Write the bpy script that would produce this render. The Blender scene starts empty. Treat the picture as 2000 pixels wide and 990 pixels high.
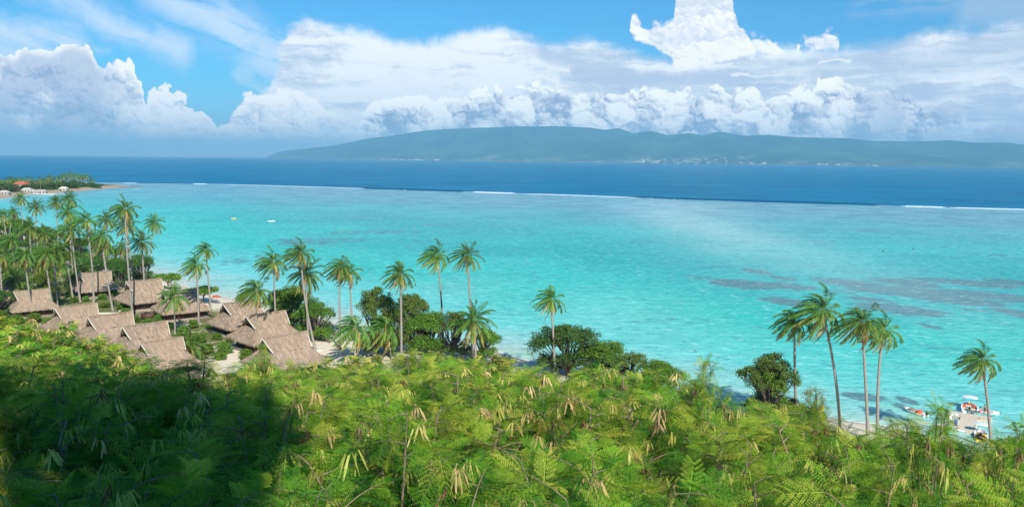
import bpy, bmesh, math, random
import numpy as np
from mathutils import Vector, Matrix, Quaternion
R = math.radians
sc = bpy.context.scene
COL = sc.collection
# ------------------------------------------------------------------ camera
F, CX, CY = 1570.0, 1000.0, 495.0
CAMZ = 40.0
PITCH, ROLL = R(6.63), R(0.66)
cam = bpy.data.objects.new('camera', bpy.data.cameras.new('camera'))
COL.objects.link(cam)
cam.data.sensor_width = 36.0
cam.data.lens = 36.0 * F / 2000.0
cam.data.clip_start, cam.data.clip_end = 0.05, 200000
cam.location = (0, 0, CAMZ)
CAMR = Matrix.Rotation(R(90) - PITCH, 3, 'X') @ Matrix.Rotation(ROLL, 3, 'Z')
cam.rotation_euler = CAMR.to_euler()
sc.camera = cam
# ------------------------------------------------------------------ light
SUN_EL, SUN_AZ = R(37), math.atan2(0.35, -0.94)      # azimuth measured from +Y towards +X
sc.view_settings.view_transform = 'Standard'
sc.view_settings.look = 'None'
sc.view_settings.exposure = 0.45
sc.view_settings.gamma = 1
sun = bpy.data.objects.new('sun', bpy.data.lights.new('sun', 'SUN'))
COL.objects.link(sun)
sun.data.energy = 5.0
sun.data.angle = R(0.53)
sun.data.color = (1.0, 0.955, 0.88)
SUND = Vector((math.sin(SUN_AZ) * math.cos(SUN_EL), math.cos(SUN_AZ) * math.cos(SUN_EL), math.sin(SUN_EL)))
sun.rotation_euler = SUND.to_track_quat('Z', 'Y').to_euler()
sc.cycles.max_bounces = 6
sc.cycles.transparent_max_bounces = 8
sc.cycles.volume_bounces = 0
sc.cycles.use_denoising = True
sc.cycles.blur_glossy = 1.0

# ------------------------------------------------------------------ node helper
class Gr:
    """small expression helper round a node tree"""
    def __init__(s, nt):
        s.nt = nt
    def new(s, t, **kw):
        n = s.nt.nodes.new(t)
        for k, v in kw.items():
            setattr(n, k, v)
        return n
    def put(s, sock, v):
        if isinstance(v, V):
            s.nt.links.new(v.s, sock)
        elif v is not None:
            if isinstance(v, (tuple, list)) and len(v) == 3 and len(sock.default_value) == 4:
                v = (*v, 1)
            sock.default_value = v
    def m(s, op, a, b=None, c=None, clamp=False):
        n = s.new('ShaderNodeMath', operation=op, use_clamp=clamp)
        for i, v in enumerate((a, b, c)):
            if v is not None:
                s.put(n.inputs[i], v)
        return V(s, n.outputs[0])
    def vec(s, x, y, z=0.0):
        n = s.new('ShaderNodeCombineXYZ')
        for i, v in enumerate((x, y, z)):
            s.put(n.inputs[i], v)
        return V(s, n.outputs[0])
    def sep(s, v):
        n = s.new('ShaderNodeSeparateXYZ')
        s.put(n.inputs[0], v)
        return [V(s, o) for o in n.outputs]
    def vm(s, op, a, b=None, scale=None):
        n = s.new('ShaderNodeVectorMath', operation=op)
        s.put(n.inputs[0], a)
        if b is not None:
            s.put(n.inputs[1], b)
        if scale is not None:
            s.put(n.inputs[3], scale)
        return V(s, n.outputs[1] if op in ('LENGTH', 'DOT_PRODUCT', 'DISTANCE') else n.outputs[0])
    def noise(s, p, scale=1.0, detail=3.0, rough=0.5, dist=0.0, dim='3D', color=False):
        n = s.new('ShaderNodeTexNoise', noise_dimensions=dim)
        s.put(n.inputs['Vector'], p)
        n.inputs['Scale'].default_value = scale
        n.inputs['Detail'].default_value = detail
        n.inputs['Roughness'].default_value = rough
        n.inputs['Distortion'].default_value = dist
        return V(s, n.outputs['Color' if color else 'Fac'])
    def voro(s, p, scale=1.0, detail=0.0, rough=0.5, dim='2D', out='Distance', feature='F1', lac=2.0):
        n = s.new('ShaderNodeTexVoronoi', voronoi_dimensions=dim, feature=feature)
        s.put(n.inputs['Vector'], p)
        n.inputs['Scale'].default_value = scale
        if 'Detail' in n.inputs:
            n.inputs['Detail'].default_value = detail
            n.inputs['Roughness'].default_value = rough
            n.inputs['Lacunarity'].default_value = lac
        return V(s, n.outputs[out])
    def curve(s, v, pts, lo, hi):
        """piecewise linear function of v through pts; lo..hi is the range of v"""
        n = s.new('ShaderNodeFloatCurve')
        s.put(n.inputs['Value'], (v - lo) * (1.0 / (hi - lo)))
        cv = n.mapping.curves[0]
        n.mapping.use_clip = False
        ys = [p[1] for p in pts]
        y0, y1 = min(ys), max(ys)
        k = (y1 - y0) or 1.0
        q = [((p[0] - lo) / (hi - lo), (p[1] - y0) / k) for p in pts]
        q.sort()
        cv.points[0].location = q[0]
        cv.points[1].location = q[-1]
        for a in q[1:-1]:
            cv.points.new(*a)
        for p in cv.points:
            p.handle_type = 'VECTOR'
        n.mapping.update()
        return V(s, n.outputs[0]) * k + y0
    def ramp(s, v, stops, interp='LINEAR'):
        n = s.new('ShaderNodeValToRGB')
        s.put(n.inputs[0], v)
        e = n.color_ramp.elements
        n.color_ramp.interpolation = interp
        while len(e) < len(stops):
            e.new(0.5)
        for el, (p, c) in zip(e, stops):
            el.position = p
            el.color = (*c, 1) if not isinstance(c, float) else (c, c, c, 1)
        return V(s, n.outputs[0])
    def mix(s, f, a, b, blend='MIX'):
        n = s.new('ShaderNodeMix', data_type='RGBA', blend_type=blend)
        s.put(n.inputs['Factor'], f)
        s.put(n.inputs[6], a)
        s.put(n.inputs[7], b)
        return V(s, n.outputs[2])
    def ss(s, v, a, b):
        """smoothstep from a to b (a may exceed b)"""
        n = s.new('ShaderNodeMapRange', interpolation_type='SMOOTHSTEP')
        s.put(n.inputs[0], v)
        if a > b:
            for i, q in zip((1, 2, 3, 4), (b, a, 1.0, 0.0)):
                n.inputs[i].default_value = q
        else:
            for i, q in zip((1, 2, 3, 4), (a, b, 0.0, 1.0)):
                n.inputs[i].default_value = q
        return V(s, n.outputs[0])

class V:
    def __init__(s, g, sock):
        s.g, s.s = g, sock
    def __add__(s, o): return s.g.m('ADD', s, o)
    def __radd__(s, o): return s.g.m('ADD', o, s)
    def __sub__(s, o): return s.g.m('SUBTRACT', s, o)
    def __rsub__(s, o): return s.g.m('SUBTRACT', o, s)
    def __mul__(s, o): return s.g.m('MULTIPLY', s, o)
    def __rmul__(s, o): return s.g.m('MULTIPLY', o, s)
    def __truediv__(s, o): return s.g.m('DIVIDE', s, o)
    def min(s, o): return s.g.m('MINIMUM', s, o)
    def max(s, o): return s.g.m('MAXIMUM', s, o)
    def clamp(s): return s.g.m('ADD', s, 0.0, clamp=True)

def ray(px, py):
    """world direction through photo pixel (px, py)"""
    return (CAMR @ Vector(((px - CX) / F, -(py - CY) / F, -1.0))).normalized()
def at(px, py, z=0.0):
    """point of the horizontal plane z seen at photo pixel (px, py)"""
    d = ray(px, py)
    t = (z - CAMZ) / d.z
    return Vector((d.x * t, d.y * t, z))
def azel(px, py):
    d = ray(px, py)
    return math.degrees(math.atan2(d.x, d.y)), math.degrees(math.asin(d.z))
# ------------------------------------------------------------------ sky
def build_sky():
    w = bpy.data.worlds.new('World')
    sc.world = w
    w.use_nodes = True
    nt = w.node_tree
    nt.nodes.clear()
    g = Gr(nt)
    out = g.new('ShaderNodeOutputWorld')
    bg = g.new('ShaderNodeBackground')
    bg.inputs[1].default_value = 0.085
    sky = g.new('ShaderNodeTexSky', sky_type='NISHITA')
    sky.sun_disc = False
    sky.sun_elevation = SUN_EL
    sky.sun_rotation = SUN_AZ
    sky.altitude = 50
    sky.air_density = 1.0
    sky.dust_density = 0.6
    sky.ozone_density = 2.0
    d = V(g, g.new('ShaderNodeTexCoord').outputs['Generated'])
    x, y, z = g.sep(d)
    u = g.m('ARCTAN2', x, y) * (180 / math.pi)
    v = g.m('ARCSINE', z) * (180 / math.pi)
    P = g.vec(u, v)
    skyc = g.mix(1.0, V(g, sky.outputs[0]), SKYTINT, 'MULTIPLY')
    # pale air low over the sea
    air = g.ss(v, 5.5, -0.5)
    skyc = g.mix(air * 0.75, skyc, (3.3, 5.2, 8.0))
    LO, HI = -45.0, 45.0
    def prof(pts):
        q = [azel(*p) for p in pts]
        return [(LO, q[0][1])] + q + [(HI, q[-1][1])]
    # shared warps
    wn = g.noise(P, 0.55, 4, 0.55, dim='2D', color=True)
    wx, wy, wz = g.sep(wn)
    def warp(k, ku=None):
        return g.vec(u + (wx - 0.5) * k, v + (wy - 0.5) * k)
    # billow height field: rounded puffs over puffs, creases between
    wf = g.noise(P, 2.6, 2, 0.5, dim='2D', color=True)
    fx, fy, fz = g.sep(wf)
    PW = g.vec(u + (wx - 0.5) * 1.7 + (fx - 0.5) * 0.30, (v + (wy - 0.5) * 1.3 + (fy - 0.5) * 0.30) * 1.15)
    OCT = ((0.34, 0.50), (0.72, 0.30), (1.55, 0.18), (3.3, 0.10))
    def height(off):
        tot, acc = None, []
        for i, (s_, w_) in enumerate(OCT):
            p = g.vm('ADD', PW, (off[0] + 7.3 * i, off[1] + 3.1 * i, 0))
            dd = g.voro(p, s_)
            t = (1.0 - dd * dd) * w_
            tot = t if tot is None else tot + t
            acc.append(tot)
        return tot, acc
    H0, _ = height((0, 0))
    H1, _ = height((0.10, 0.20))
    rel = H0 - H1
    h1 = h2 = (H0 - 0.80) * 1.6 + 0.62
    r1 = r2 = rel
    soft = g.noise(P, 0.22, 6, 0.6, dim='2D')
    streakP = g.vec(u * 0.09 + v * 0.02 + wz * 0.25, v * 0.75 + wy * 0.5)
    streak = g.noise(streakP, 1.5, 6, 0.62, dim='2D')
    def layer(pts, amp, wid, hh, low=None, edge=None):
        h = g.curve(u + (wz - 0.5) * 1.2, prof(pts), LO, HI)
        dd = h - v + (hh - 0.62) * amp
        mk = g.ss(dd, -wid, wid)
        return mk, h - v
    # ---- high thin cloud streaks
    def seg(a, b, r, soft_):
        (ax, ay), (bx, by) = azel(*a), azel(*b)
        L = math.hypot(bx - ax, by - ay)
        tx, ty = (bx - ax) / L, (by - ay) / L
        du, dv = u - ax, v - ay
        t = (du * tx + dv * ty)
        n = (dv * tx - du * ty) + (soft - 0.5) * 2.2
        e = g.m('ABSOLUTE', n)
        et = (g.m('ABSOLUTE', t - L / 2) - L / 2).max(0.0)
        e = g.m('SQRT', e * e + et * et * 1.3)
        return g.ss(e, r + soft_, r - soft_)
    cirT = g.vec((u * 0.55 + v * 0.9) * 0.25, (v * 0.85 - u * 0.4) * 1.0)
    # streaks run down to the right
    (cax, cay), (cbx, cby) = azel(70, 0), azel(400, 110)
    cl = math.hypot(cbx - cax, cby - cay)
    tx, ty = (cbx - cax) / cl, (cby - cay) / cl
    cirP = g.vec((u * tx + v * ty) * 0.13, (v * tx - u * ty) * 0.55)
    cn = g.noise(cirP, 1.6, 7, 0.6, dist=0.4, dim='2D')
    c1 = seg((60, -30), (350, 105), 0.75, 0.9).max(seg((330, -20), (560, 130), 1.5, 1.3)).max(seg((-80, 60), (140, 90), 1.1, 0.7)).max(seg((150, 85), (210, 98), 0.15, 0.4) * 0.8)
    c1 = c1.max(seg((430, 60), (600, 150), 1.3, 1.2)).max(seg((470, 150), (640, 165), 0.5, 0.5) * 0.9)
    c1 = (c1 * g.ss(cn, 0.18, 0.62)).clamp()
    col = g.mix(c1 * 0.85, skyc, (6.6, 8.0, 9.8))
    # ---- broad mid cloud, bright left of centre, grey and layered to the right
    m2, d2 = layer([(380, 285), (430, 262), (480, 215), (520, 180), (545, 120), (560, 70), (590, 46), (640, 42), (700, 64), (745, 78), (800, 88), (860, 84),
                    (905, 64), (960, 58), (1030, 72), (1100, 92), (1150, 80), (1185, 88), (1215, 104), (1260, 118), (1330, 126), (1400, 108), (1530, 100),
                    (1560, 100), (1650, 98), (1700, 86), (1760, 80), (1820, 66), (1900, 60), (2000, 48)], 1.5, 0.55, h1 * 0.45 + soft * 0.62)
    # thin grey band top right corner
    m2b = g.m('MULTIPLY', seg((1680, 8), (2120, -25), 0.55, 0.8), g.ss(streak, 0.25, 0.6)).max(seg((1900, 22), (2150, 20), 1.0, 0.8) * 0.85)
    bright = g.ss(g.m('ABSOLUTE', u + 6.5) , 12.0, 3.0)
    g2 = g.ss(streak * 0.75 + soft * 0.35 + r1 * 0.16 + bright * 0.17, 0.44, 0.70)
    c2c = g.mix(g2, (5.2, 6.2, 7.7), (9.4, 9.7, 10.2))
    c2c = g.mix((bright * g.ss(r1, -0.05, 0.20)) * 0.6, c2c, (9.9, 9.9, 10.0))
    col = g.mix(m2b * 0.75, col, (4.4, 5.6, 7.3))
    col = g.mix(m2, col, c2c)
    # darker flat sheet in the middle
    m2c = seg((1060, 118), (1180, 130), 0.42, 0.35).max(seg((1130, 140), (1420, 148), 0.5, 0.4)).max(seg((1300, 105), (1700, 122), 0.28, 0.35) * 0.6).max(seg((1600, 130), (2000, 100), 0.8, 0.8) * 0.55)
    col = g.mix((m2c * g.ss(streak, 0.25, 0.55)) * 0.8, col, (4.9, 5.8, 7.5))
    m2d = seg((1070, 143), (1110, 147), 0.10, 0.12).max(seg((940, 165), (1090, 162), 0.16, 0.15)).max(seg((1600, 122), (1660, 124), 0.08, 0.1)).max(seg((1430, 150), (1460, 148), 0.10, 0.1)).max(seg((1340, 122), (1430, 121), 0.08, 0.09))
    col = g.mix(m2d * 0.9, col, (9.8, 9.8, 10.0))
    # ---- tall white tower
    def banded(top, bot, hh, amp, wid):
        uu = u + (wx - 0.5) * 0.6
        ht = g.curve(uu, prof(top), LO, HI)
        hb = g.curve(uu, prof(bot), LO, HI)
        n_ = (hh - 0.62) * amp
        return (g.ss(ht - v + n_, -wid, wid) * g.ss(v - hb + n_, -wid, wid)), ht - v
    OFF = (2600, 420)
    m3, d3 = banded([(1215, 200), (1228, 30), (1240, 14), (1250, 45), (1262, 62), (1280, 42), (1295, 58), (1318, 40), (1326, -60), (1425, -60), (1437, 30), (1450, 55), (1470, 72), (1505, 84), (1528, 98), (1545, 170)],
                    [(1210, 30), (1232, 62), (1262, 82), (1290, 100), (1312, 122), (1330, 128), (1380, 124), (1420, 112), (1530, 100), (1545, 90)], h2, 1.1, 0.2)
    sh3 = g.ss(rel * 1.0 + (soft - 0.5) * 0.7, -0.14, 0.15)
    c3c = g.mix(sh3, (6.8, 7.4, 8.6), (10.4, 10.4, 10.5))
    col = g.mix(m3, col, c3c)
    m3b, d3b = banded([(1540, 200), (1552, 92), (1575, 78), (1600, 80), (1612, 66), (1632, 70), (1642, 88), (1652, 200)], [(1540, 60), (1550, 98), (1640, 100), (1652, 60)], h2, 1.2, 0.2)
    col = g.mix(m3b * 0.95, col, c3c)
    # ---- low cumulus, left group
    m5, d5 = layer([(0, 104), (25, 118), (50, 96), (95, 106), (120, 92), (150, 88), (172, 96), (185, 128), (205, 130), (238, 118), (260, 126), (272, 160), (280, 196), (288, 203),
                    (300, 186), (325, 178), (352, 186), (370, 210), (388, 212), (404, 206), (414, 228), (419, 246), (430, 246), (445, 226), (478, 200), (500, 184), (530, 188), (560, 176), (600, 190), (640, 215), (680, 225), (705, 245), (720, 285), (730, 330)],
                   1.5, 0.12, h2)
    dark = g.ss(u + (wz - 0.5) * 3, -24.8, -27.0) * g.ss(soft * 0.6 + h1 * 0.35 + (wz - 0.5) * 0.6, 0.30, 0.50)
    dark = (dark * g.ss(d5, -0.3, 0.5)).max(g.ss(d5, 2.2, 4.6) * 0.45)
    lit5 = g.ss(rel + (H0 - 0.8) * 0.35 + g.ss(d5, 0.9, 0.0) * 0.14 - d5 * 0.015, -0.26, 0.10)
    c5c = g.mix(lit5, (5.0, 5.8, 7.3), (11.4, 11.1, 11.0))
    c5c = g.mix(dark * 0.9, c5c, g.mix(lit5, (3.0, 3.8, 5.6), (5.6, 6.1, 7.6)))
    col = g.mix(m5, col, c5c)
    # ---- low cumulus bank over the island
    m4, d4 = layer([(640, 300), (690, 268), (705, 238), (740, 205), (800, 184), (850, 200), (862, 182), (905, 192), (960, 176), (1050, 174), (1200, 178), (1290, 182), (1380, 176), (1402, 168), (1480, 182), (1505, 200),
                    (1560, 180), (1600, 164), (1650, 160), (1680, 178), (1740, 166), (1790, 190), (1802, 204), (1845, 202), (1880, 216), (1905, 262), (1960, 250), (2000, 258)],
                   1.5, 0.11, h2)
    cell = g.ss(g.voro(warp(1.5), 0.33, 1.0, 0.5), 0.35, 0.85)
    lit4 = g.ss(rel + (H0 - 0.8) * 0.35 + g.ss(d4, 0.9, 0.0) * 0.16 - cell * 0.14 - d4 * 0.02, -0.28, 0.10)
    c4c = g.mix(lit4, (3.0, 3.7, 5.5), (11.8, 11.7, 11.5))
    rightg = g.ss(u, 21.0, 25.5) * g.ss(soft + h1 * 0.3, 0.5, 0.75)
    c4c = g.mix(rightg * 0.75, c4c, (5.0, 5.7, 7.4))
    col = g.mix(m4, col, c4c)
    # air in front of everything near the horizon
    col = g.mix(g.ss(v, 1.9, 0.0) * 0.85, col, AIRCOL)
    nt.links.new(col.s, bg.inputs[0])
    nt.links.new(bg.outputs[0], out.inputs[0])
SKYTINT = (0.27, 0.82, 1.16)
AIRCOL = (6.2, 7.8, 9.8)
build_sky()
# ------------------------------------------------------------------ objects and tags
def link(o, parent=None):
    COL.objects.link(o)
    if parent is not None:
        o.parent = parent
    return o
def tag(o, label=None, cat=None, group=None, kind=None):
    for k, v in (('label', label), ('category', cat), ('group', group), ('kind', kind)):
        if v:
            o[k] = v
    return o
def mesh_np(name, vs, fs, mats=(), smooth=False, mi=None):
    """mesh from an (n,3) array and an (m,k) array or a list of faces"""
    me = bpy.data.meshes.new(name)
    vs = np.asarray(vs, dtype=np.float32)
    if isinstance(fs, np.ndarray):
        k = fs.shape[1]
        me.vertices.add(len(vs)); me.vertices.foreach_set('co', vs.ravel())
        me.loops.add(fs.size); me.loops.foreach_set('vertex_index', fs.astype(np.int32).ravel())
        me.polygons.add(len(fs))
        me.polygons.foreach_set('loop_start', np.arange(0, fs.size, k, dtype=np.int32))
        me.polygons.foreach_set('loop_total', np.full(len(fs), k, dtype=np.int32))
        me.update(calc_edges=True)
    else:
        me.from_pydata([tuple(map(float, v)) for v in vs], [], fs)
        me.update()
    for m_ in mats:
        me.materials.append(m_)
    if mi is not None:
        me.polygons.foreach_set('material_index', np.asarray(mi, dtype=np.int32))
    if smooth:
        me.polygons.foreach_set('use_smooth', np.ones(len(me.polygons), dtype=bool))
    return me
def obj(name, me, parent=None, loc=None):
    o = bpy.data.objects.new(name, me)
    if loc is not None:
        o.location = loc
    return link(o, parent)
def attr(me, name, arr):
    a = me.attributes.new(name, 'FLOAT', 'POINT')
    a.data.foreach_set('value', np.asarray(arr, dtype=np.float32).ravel())
def mat(name):
    m_ = bpy.data.materials.new(name)
    m_.use_nodes = True
    nt = m_.node_tree
    p = nt.nodes['Principled BSDF']
    return m_, Gr(nt), p
def geo_pos(g):
    return V(g, g.new('ShaderNodeNewGeometry').outputs['Position'])
def get_attr(g, name):
    n = g.new('ShaderNodeAttribute')
    n.attribute_name = name
    return V(g, n.outputs['Fac'])
def bump(g, p, h, strength, dist=0.1):
    n = g.new('ShaderNodeBump')
    n.inputs['Strength'].default_value = strength
    n.inputs['Distance'].default_value = dist
    g.put(n.inputs['Height'], h)
    g.nt.links.new(n.outputs[0], p.inputs['Normal'])
def rgb(r, g_, b):
    f = lambda c: (c / 255 / 12.92) if c <= 10 else ((c / 255 + 0.055) / 1.055) ** 2.4
    return (f(r), f(g_), f(b))

# ------------------------------------------------------------------ coast line and distance fields
def P2(pts, z=0.0):
    return np.array([tuple(at(x, y, z))[:2] for x, y in pts])
SHORE = P2([(-60, 420), (0, 434), (30, 447), (80, 470), (150, 497), (240, 522), (305, 540), (345, 554), (385, 567), (430, 578), (480, 590), (530, 600),
            (590, 612), (650, 630), (700, 648), (780, 664), (860, 672), (920, 678), (963, 684), (1008, 699), (1060, 710), (1150, 726), (1240, 744), (1325, 764), (1413, 783),
            (1452, 790), (1540, 803), (1653, 822), (1712, 830), (1770, 840), (1830, 862), (1900, 884), (2000, 908), (2150, 930)])
HEAD = P2([(265, 364.6), (217, 367.6), (187, 370.5), (135, 375.5), (88, 379.5), (51, 380.5), (20, 386), (-60, 396)])
HEADB = P2([(-60, 353.5), (60, 354), (130, 355.5), (180, 358.0), (215, 361), (245, 362.5)])
LANDP = np.array(list(HEADB) + list(HEAD) + [(-330, 400), (-300, 330)] + list(SHORE) + [(200, 40), (260, -60), (200, -250), (-400, -250), (-900, 200), (-1700, 900)])
REEF = P2([(-300, 352), (0, 355.4), (160, 356.3), (240, 357.4), (330, 358.2), (500, 362), (620, 365.5), (770, 370.5), (920, 375.5), (1100, 381), (1300, 388.5), (1500, 395), (1650, 399.5), (1760, 403), (1880, 406.5), (2000, 409.5), (2300, 418)])
def seg_dist(p, poly, closed):
    n = len(poly)
    best = np.full(len(p), 1e9)
    side = np.zeros(len(p))
    for i in range(n if closed else n - 1):
        a, b = poly[i], poly[(i + 1) % n]
        ab = b - a
        t = np.clip(((p - a) @ ab) / (ab @ ab), 0, 1)
        q = p - a - t[:, None] * ab
        d = np.hypot(q[:, 0], q[:, 1])
        m_ = d < best
        best[m_] = d[m_]
        cr = ab[0] * (p[:, 1] - a[1]) - ab[1] * (p[:, 0] - a[0])
        side[m_] = np.sign(cr[m_])
    return best, side
def inside(p, poly):
    c = np.zeros(len(p), bool)
    n = len(poly)
    for i in range(n):
        a, b = poly[i], poly[(i + 1) % n]
        cond = (a[1] > p[:, 1]) != (b[1] > p[:, 1])
        xi = (b[0] - a[0]) * (p[:, 1] - a[1]) / ((b[1] - a[1]) + 1e-12) + a[0]
        c ^= cond & (p[:, 0] < xi)
    return c
def shore_sd(p):
    d, _ = seg_dist(p, LANDP, True)
    return np.where(inside(p, LANDP), d, -d)
def reef_sd(p):
    d, s = seg_dist(p, REEF, False)       # left of the line (ocean side) is positive
    return -d * s
def sst(x, a, b):
    t = np.clip((x - a) / (b - a), 0, 1)
    return t * t * (3 - 2 * t)
# ---- canopy / hill heights as seen from the lookout
SIL = [(-500, 600), (-100, 604), (0, 612), (60, 622), (110, 632), (160, 640), (200, 668), (240, 690), (300, 700), (350, 690), (400, 672), (450, 682), (500, 692), (560, 700), (620, 704), (700, 702), (760, 700), (850, 694),
       (920, 700), (1000, 716), (1060, 728), (1120, 738), (1200, 726), (1270, 752), (1330, 768), (1400, 798), (1470, 796), (1540, 792), (1620, 802), (1680, 836), (1740, 846), (1820, 850), (1900, 856), (1960, 850), (2000, 842), (2500, 836)]
EDG = [(-500, 46), (0, 46), (160, 44), (210, 30), (300, 24), (600, 26), (1000, 26), (1300, 24), (1500, 21), (1800, 21), (2500, 21)]
def sil_at(X, Y):
    """silhouette photo row, edge distance for the azimuth of each point"""
    px = CX + F * np.tan(np.clip(np.arctan2(X, Y), -1.2, 1.2)) * 1.02
    s = np.interp(px, *zip(*SIL)); e = np.interp(px, *zip(*EDG))
    return px, s, e
def hill_h(X, Y):
    X = np.asarray(X, float); Y = np.asarray(Y, float)
    d = np.hypot(X, Y)
    px, s, e = sil_at(X, Y)
    dc = np.clip(d, 4.0, None)
    w = np.clip((1 / dc - 1 / e) / (1 / 4.5 - 1 / e), 0, 1.2)
    row = s + (975 - s) * w
    hor = 312.5 + (px - 1000) * 0.0115
    slope = (row - hor) / F / np.cos(np.clip(np.arctan2(X, Y), -1.2, 1.2)) ** 0 
    can = CAMZ - np.minimum(dc, e) * np.sqrt(1.0) * slope * 0.985
    g0 = can - 2.35
    base = g0 - np.maximum(d - e, 0) * 0.62
    back = 38.2 + 0.03 * d
    ang = np.abs(np.arctan2(X, Y))
    wb = sst(ang, 0.95, 1.5)
    front = np.where(d < 4.0, g0 + 0 * d, base)
    near = sst(d, 1.2, 4.0)
    front = np.minimum(front, 38.3)
    front = front * near + 38.2 * (1 - near)
    side = np.minimum(38.2, 38.2 - np.maximum(d - 30, 0) * 0.45)
    bk = np.where(np.abs(np.arctan2(X, Y)) > 1.7, back, side)
    return front * (1 - wb) + bk * wb
def land_h(X, Y):
    X = np.asarray(X, float); Y = np.asarray(Y, float)
    p = np.stack([X.ravel(), Y.ravel()], 1)
    sd = shore_sd(p).reshape(X.shape)
    h = np.where(sd > 0, 1.9 * sst(sd, -3, 17) - 0.09, np.maximum(sd * 0.10, -2.5))
    h = h + np.where(sd > 4, 0.12 * np.sin(X * 0.13) * np.cos(Y * 0.11), 0)
    hh = hill_h(X, Y)
    k = 1.5
    out = np.maximum(h, hh)
    df = np.abs(h - hh)
    out = out + np.where(df < k, (k - df) ** 2 / (4 * k), 0)
    return out, sd
def gz(x, y):
    return float(land_h(np.array([x]), np.array([y]))[0][0])

def polar(az, rad):
    A, Rr = np.meshgrid(np.radians(az), rad)
    X, Y = Rr * np.sin(A), Rr * np.cos(A)
    n, m_ = A.shape
    idx = np.arange(n * m_).reshape(n, m_)
    f = np.stack([idx[:-1, :-1], idx[:-1, 1:], idx[1:, 1:], idx[1:, :-1]], -1).reshape(-1, 4)
    return X, Y, f
# ------------------------------------------------------------------ ground
def build_ground():
    az = np.concatenate([np.arange(-180, -42, 3.0), np.arange(-42, 42, 0.3), np.arange(42, 180.1, 3.0)])
    rad = np.concatenate([[0.02], np.geomspace(0.6, 60, 90), np.geomspace(61, 330, 190), np.geomspace(334, 2600, 120)])
    X, Y, f = polar(az, rad)
    Z, sd = land_h(X, Y)
    me = mesh_np('ground', np.stack([X, Y, Z], -1).reshape(-1, 3), f, (), True)
    attr(me, 'sd', sd)
    m_, g, p = mat('ground_soil')
    P = geo_pos(g)
    s = get_attr(g, 'sd')
    zz = g.sep(P)[2]
    n1 = g.noise(P, 0.09, 4, 0.6)
    n2 = g.noise(P, 0.7, 5, 0.6)
    n3 = g.noise(P, 6.0, 3, 0.6)
    sand = g.mix(n3, rgb(206, 190, 164), rgb(230, 217, 194))
    sand = g.mix(g.ss(n2, 0.6, 0.75) * 0.45, sand, rgb(150, 128, 98))
    wet = g.ss(s, 2.6, 0.4)
    sand = g.mix(wet * 0.6, sand, rgb(160, 150, 126))
    grass = g.mix(n2, rgb(66, 82, 30), rgb(122, 120, 60))
    grass = g.mix(g.ss(n3, 0.5, 0.8) * 0.4, grass, rgb(150, 140, 84))
    y_ = g.sep(P)[1]
    sand = g.mix(g.ss(y_, 480.0, 640.0) * 0.8, sand, g.mix(n2, rgb(120, 98, 74), rgb(168, 146, 116)))
    x_ = g.sep(P)[0]
    bw = g.ss(x_, -50.0, -64.0)                    # wider sand beside the last hut
    wsand = g.ss(s + (n1 - 0.5) * 22 + (n2 - 0.5) * 6 - (1.0 - bw) * 42, 24.0, 15.0)
    paths = g.ss(g.m('ABSOLUTE', n1 - 0.5), 0.010, 0.005)
    c = g.mix((wsand.max(paths * 0.8)).clamp(), grass, sand)
    hillm = g.ss(zz, 2.6, 4.5)
    c = g.mix(hillm, c, g.mix(n2, rgb(58, 50, 32), rgb(84, 76, 40)))
    g.put(p.inputs['Base Color'], c)
    p.inputs['Roughness'].default_value = 0.95
    bump(g, p, n3 + n2 * 2.0, 0.6, 0.15)
    me.materials.append(m_)
    o = obj('ground', me)
    tag(o, kind='structure')
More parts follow.
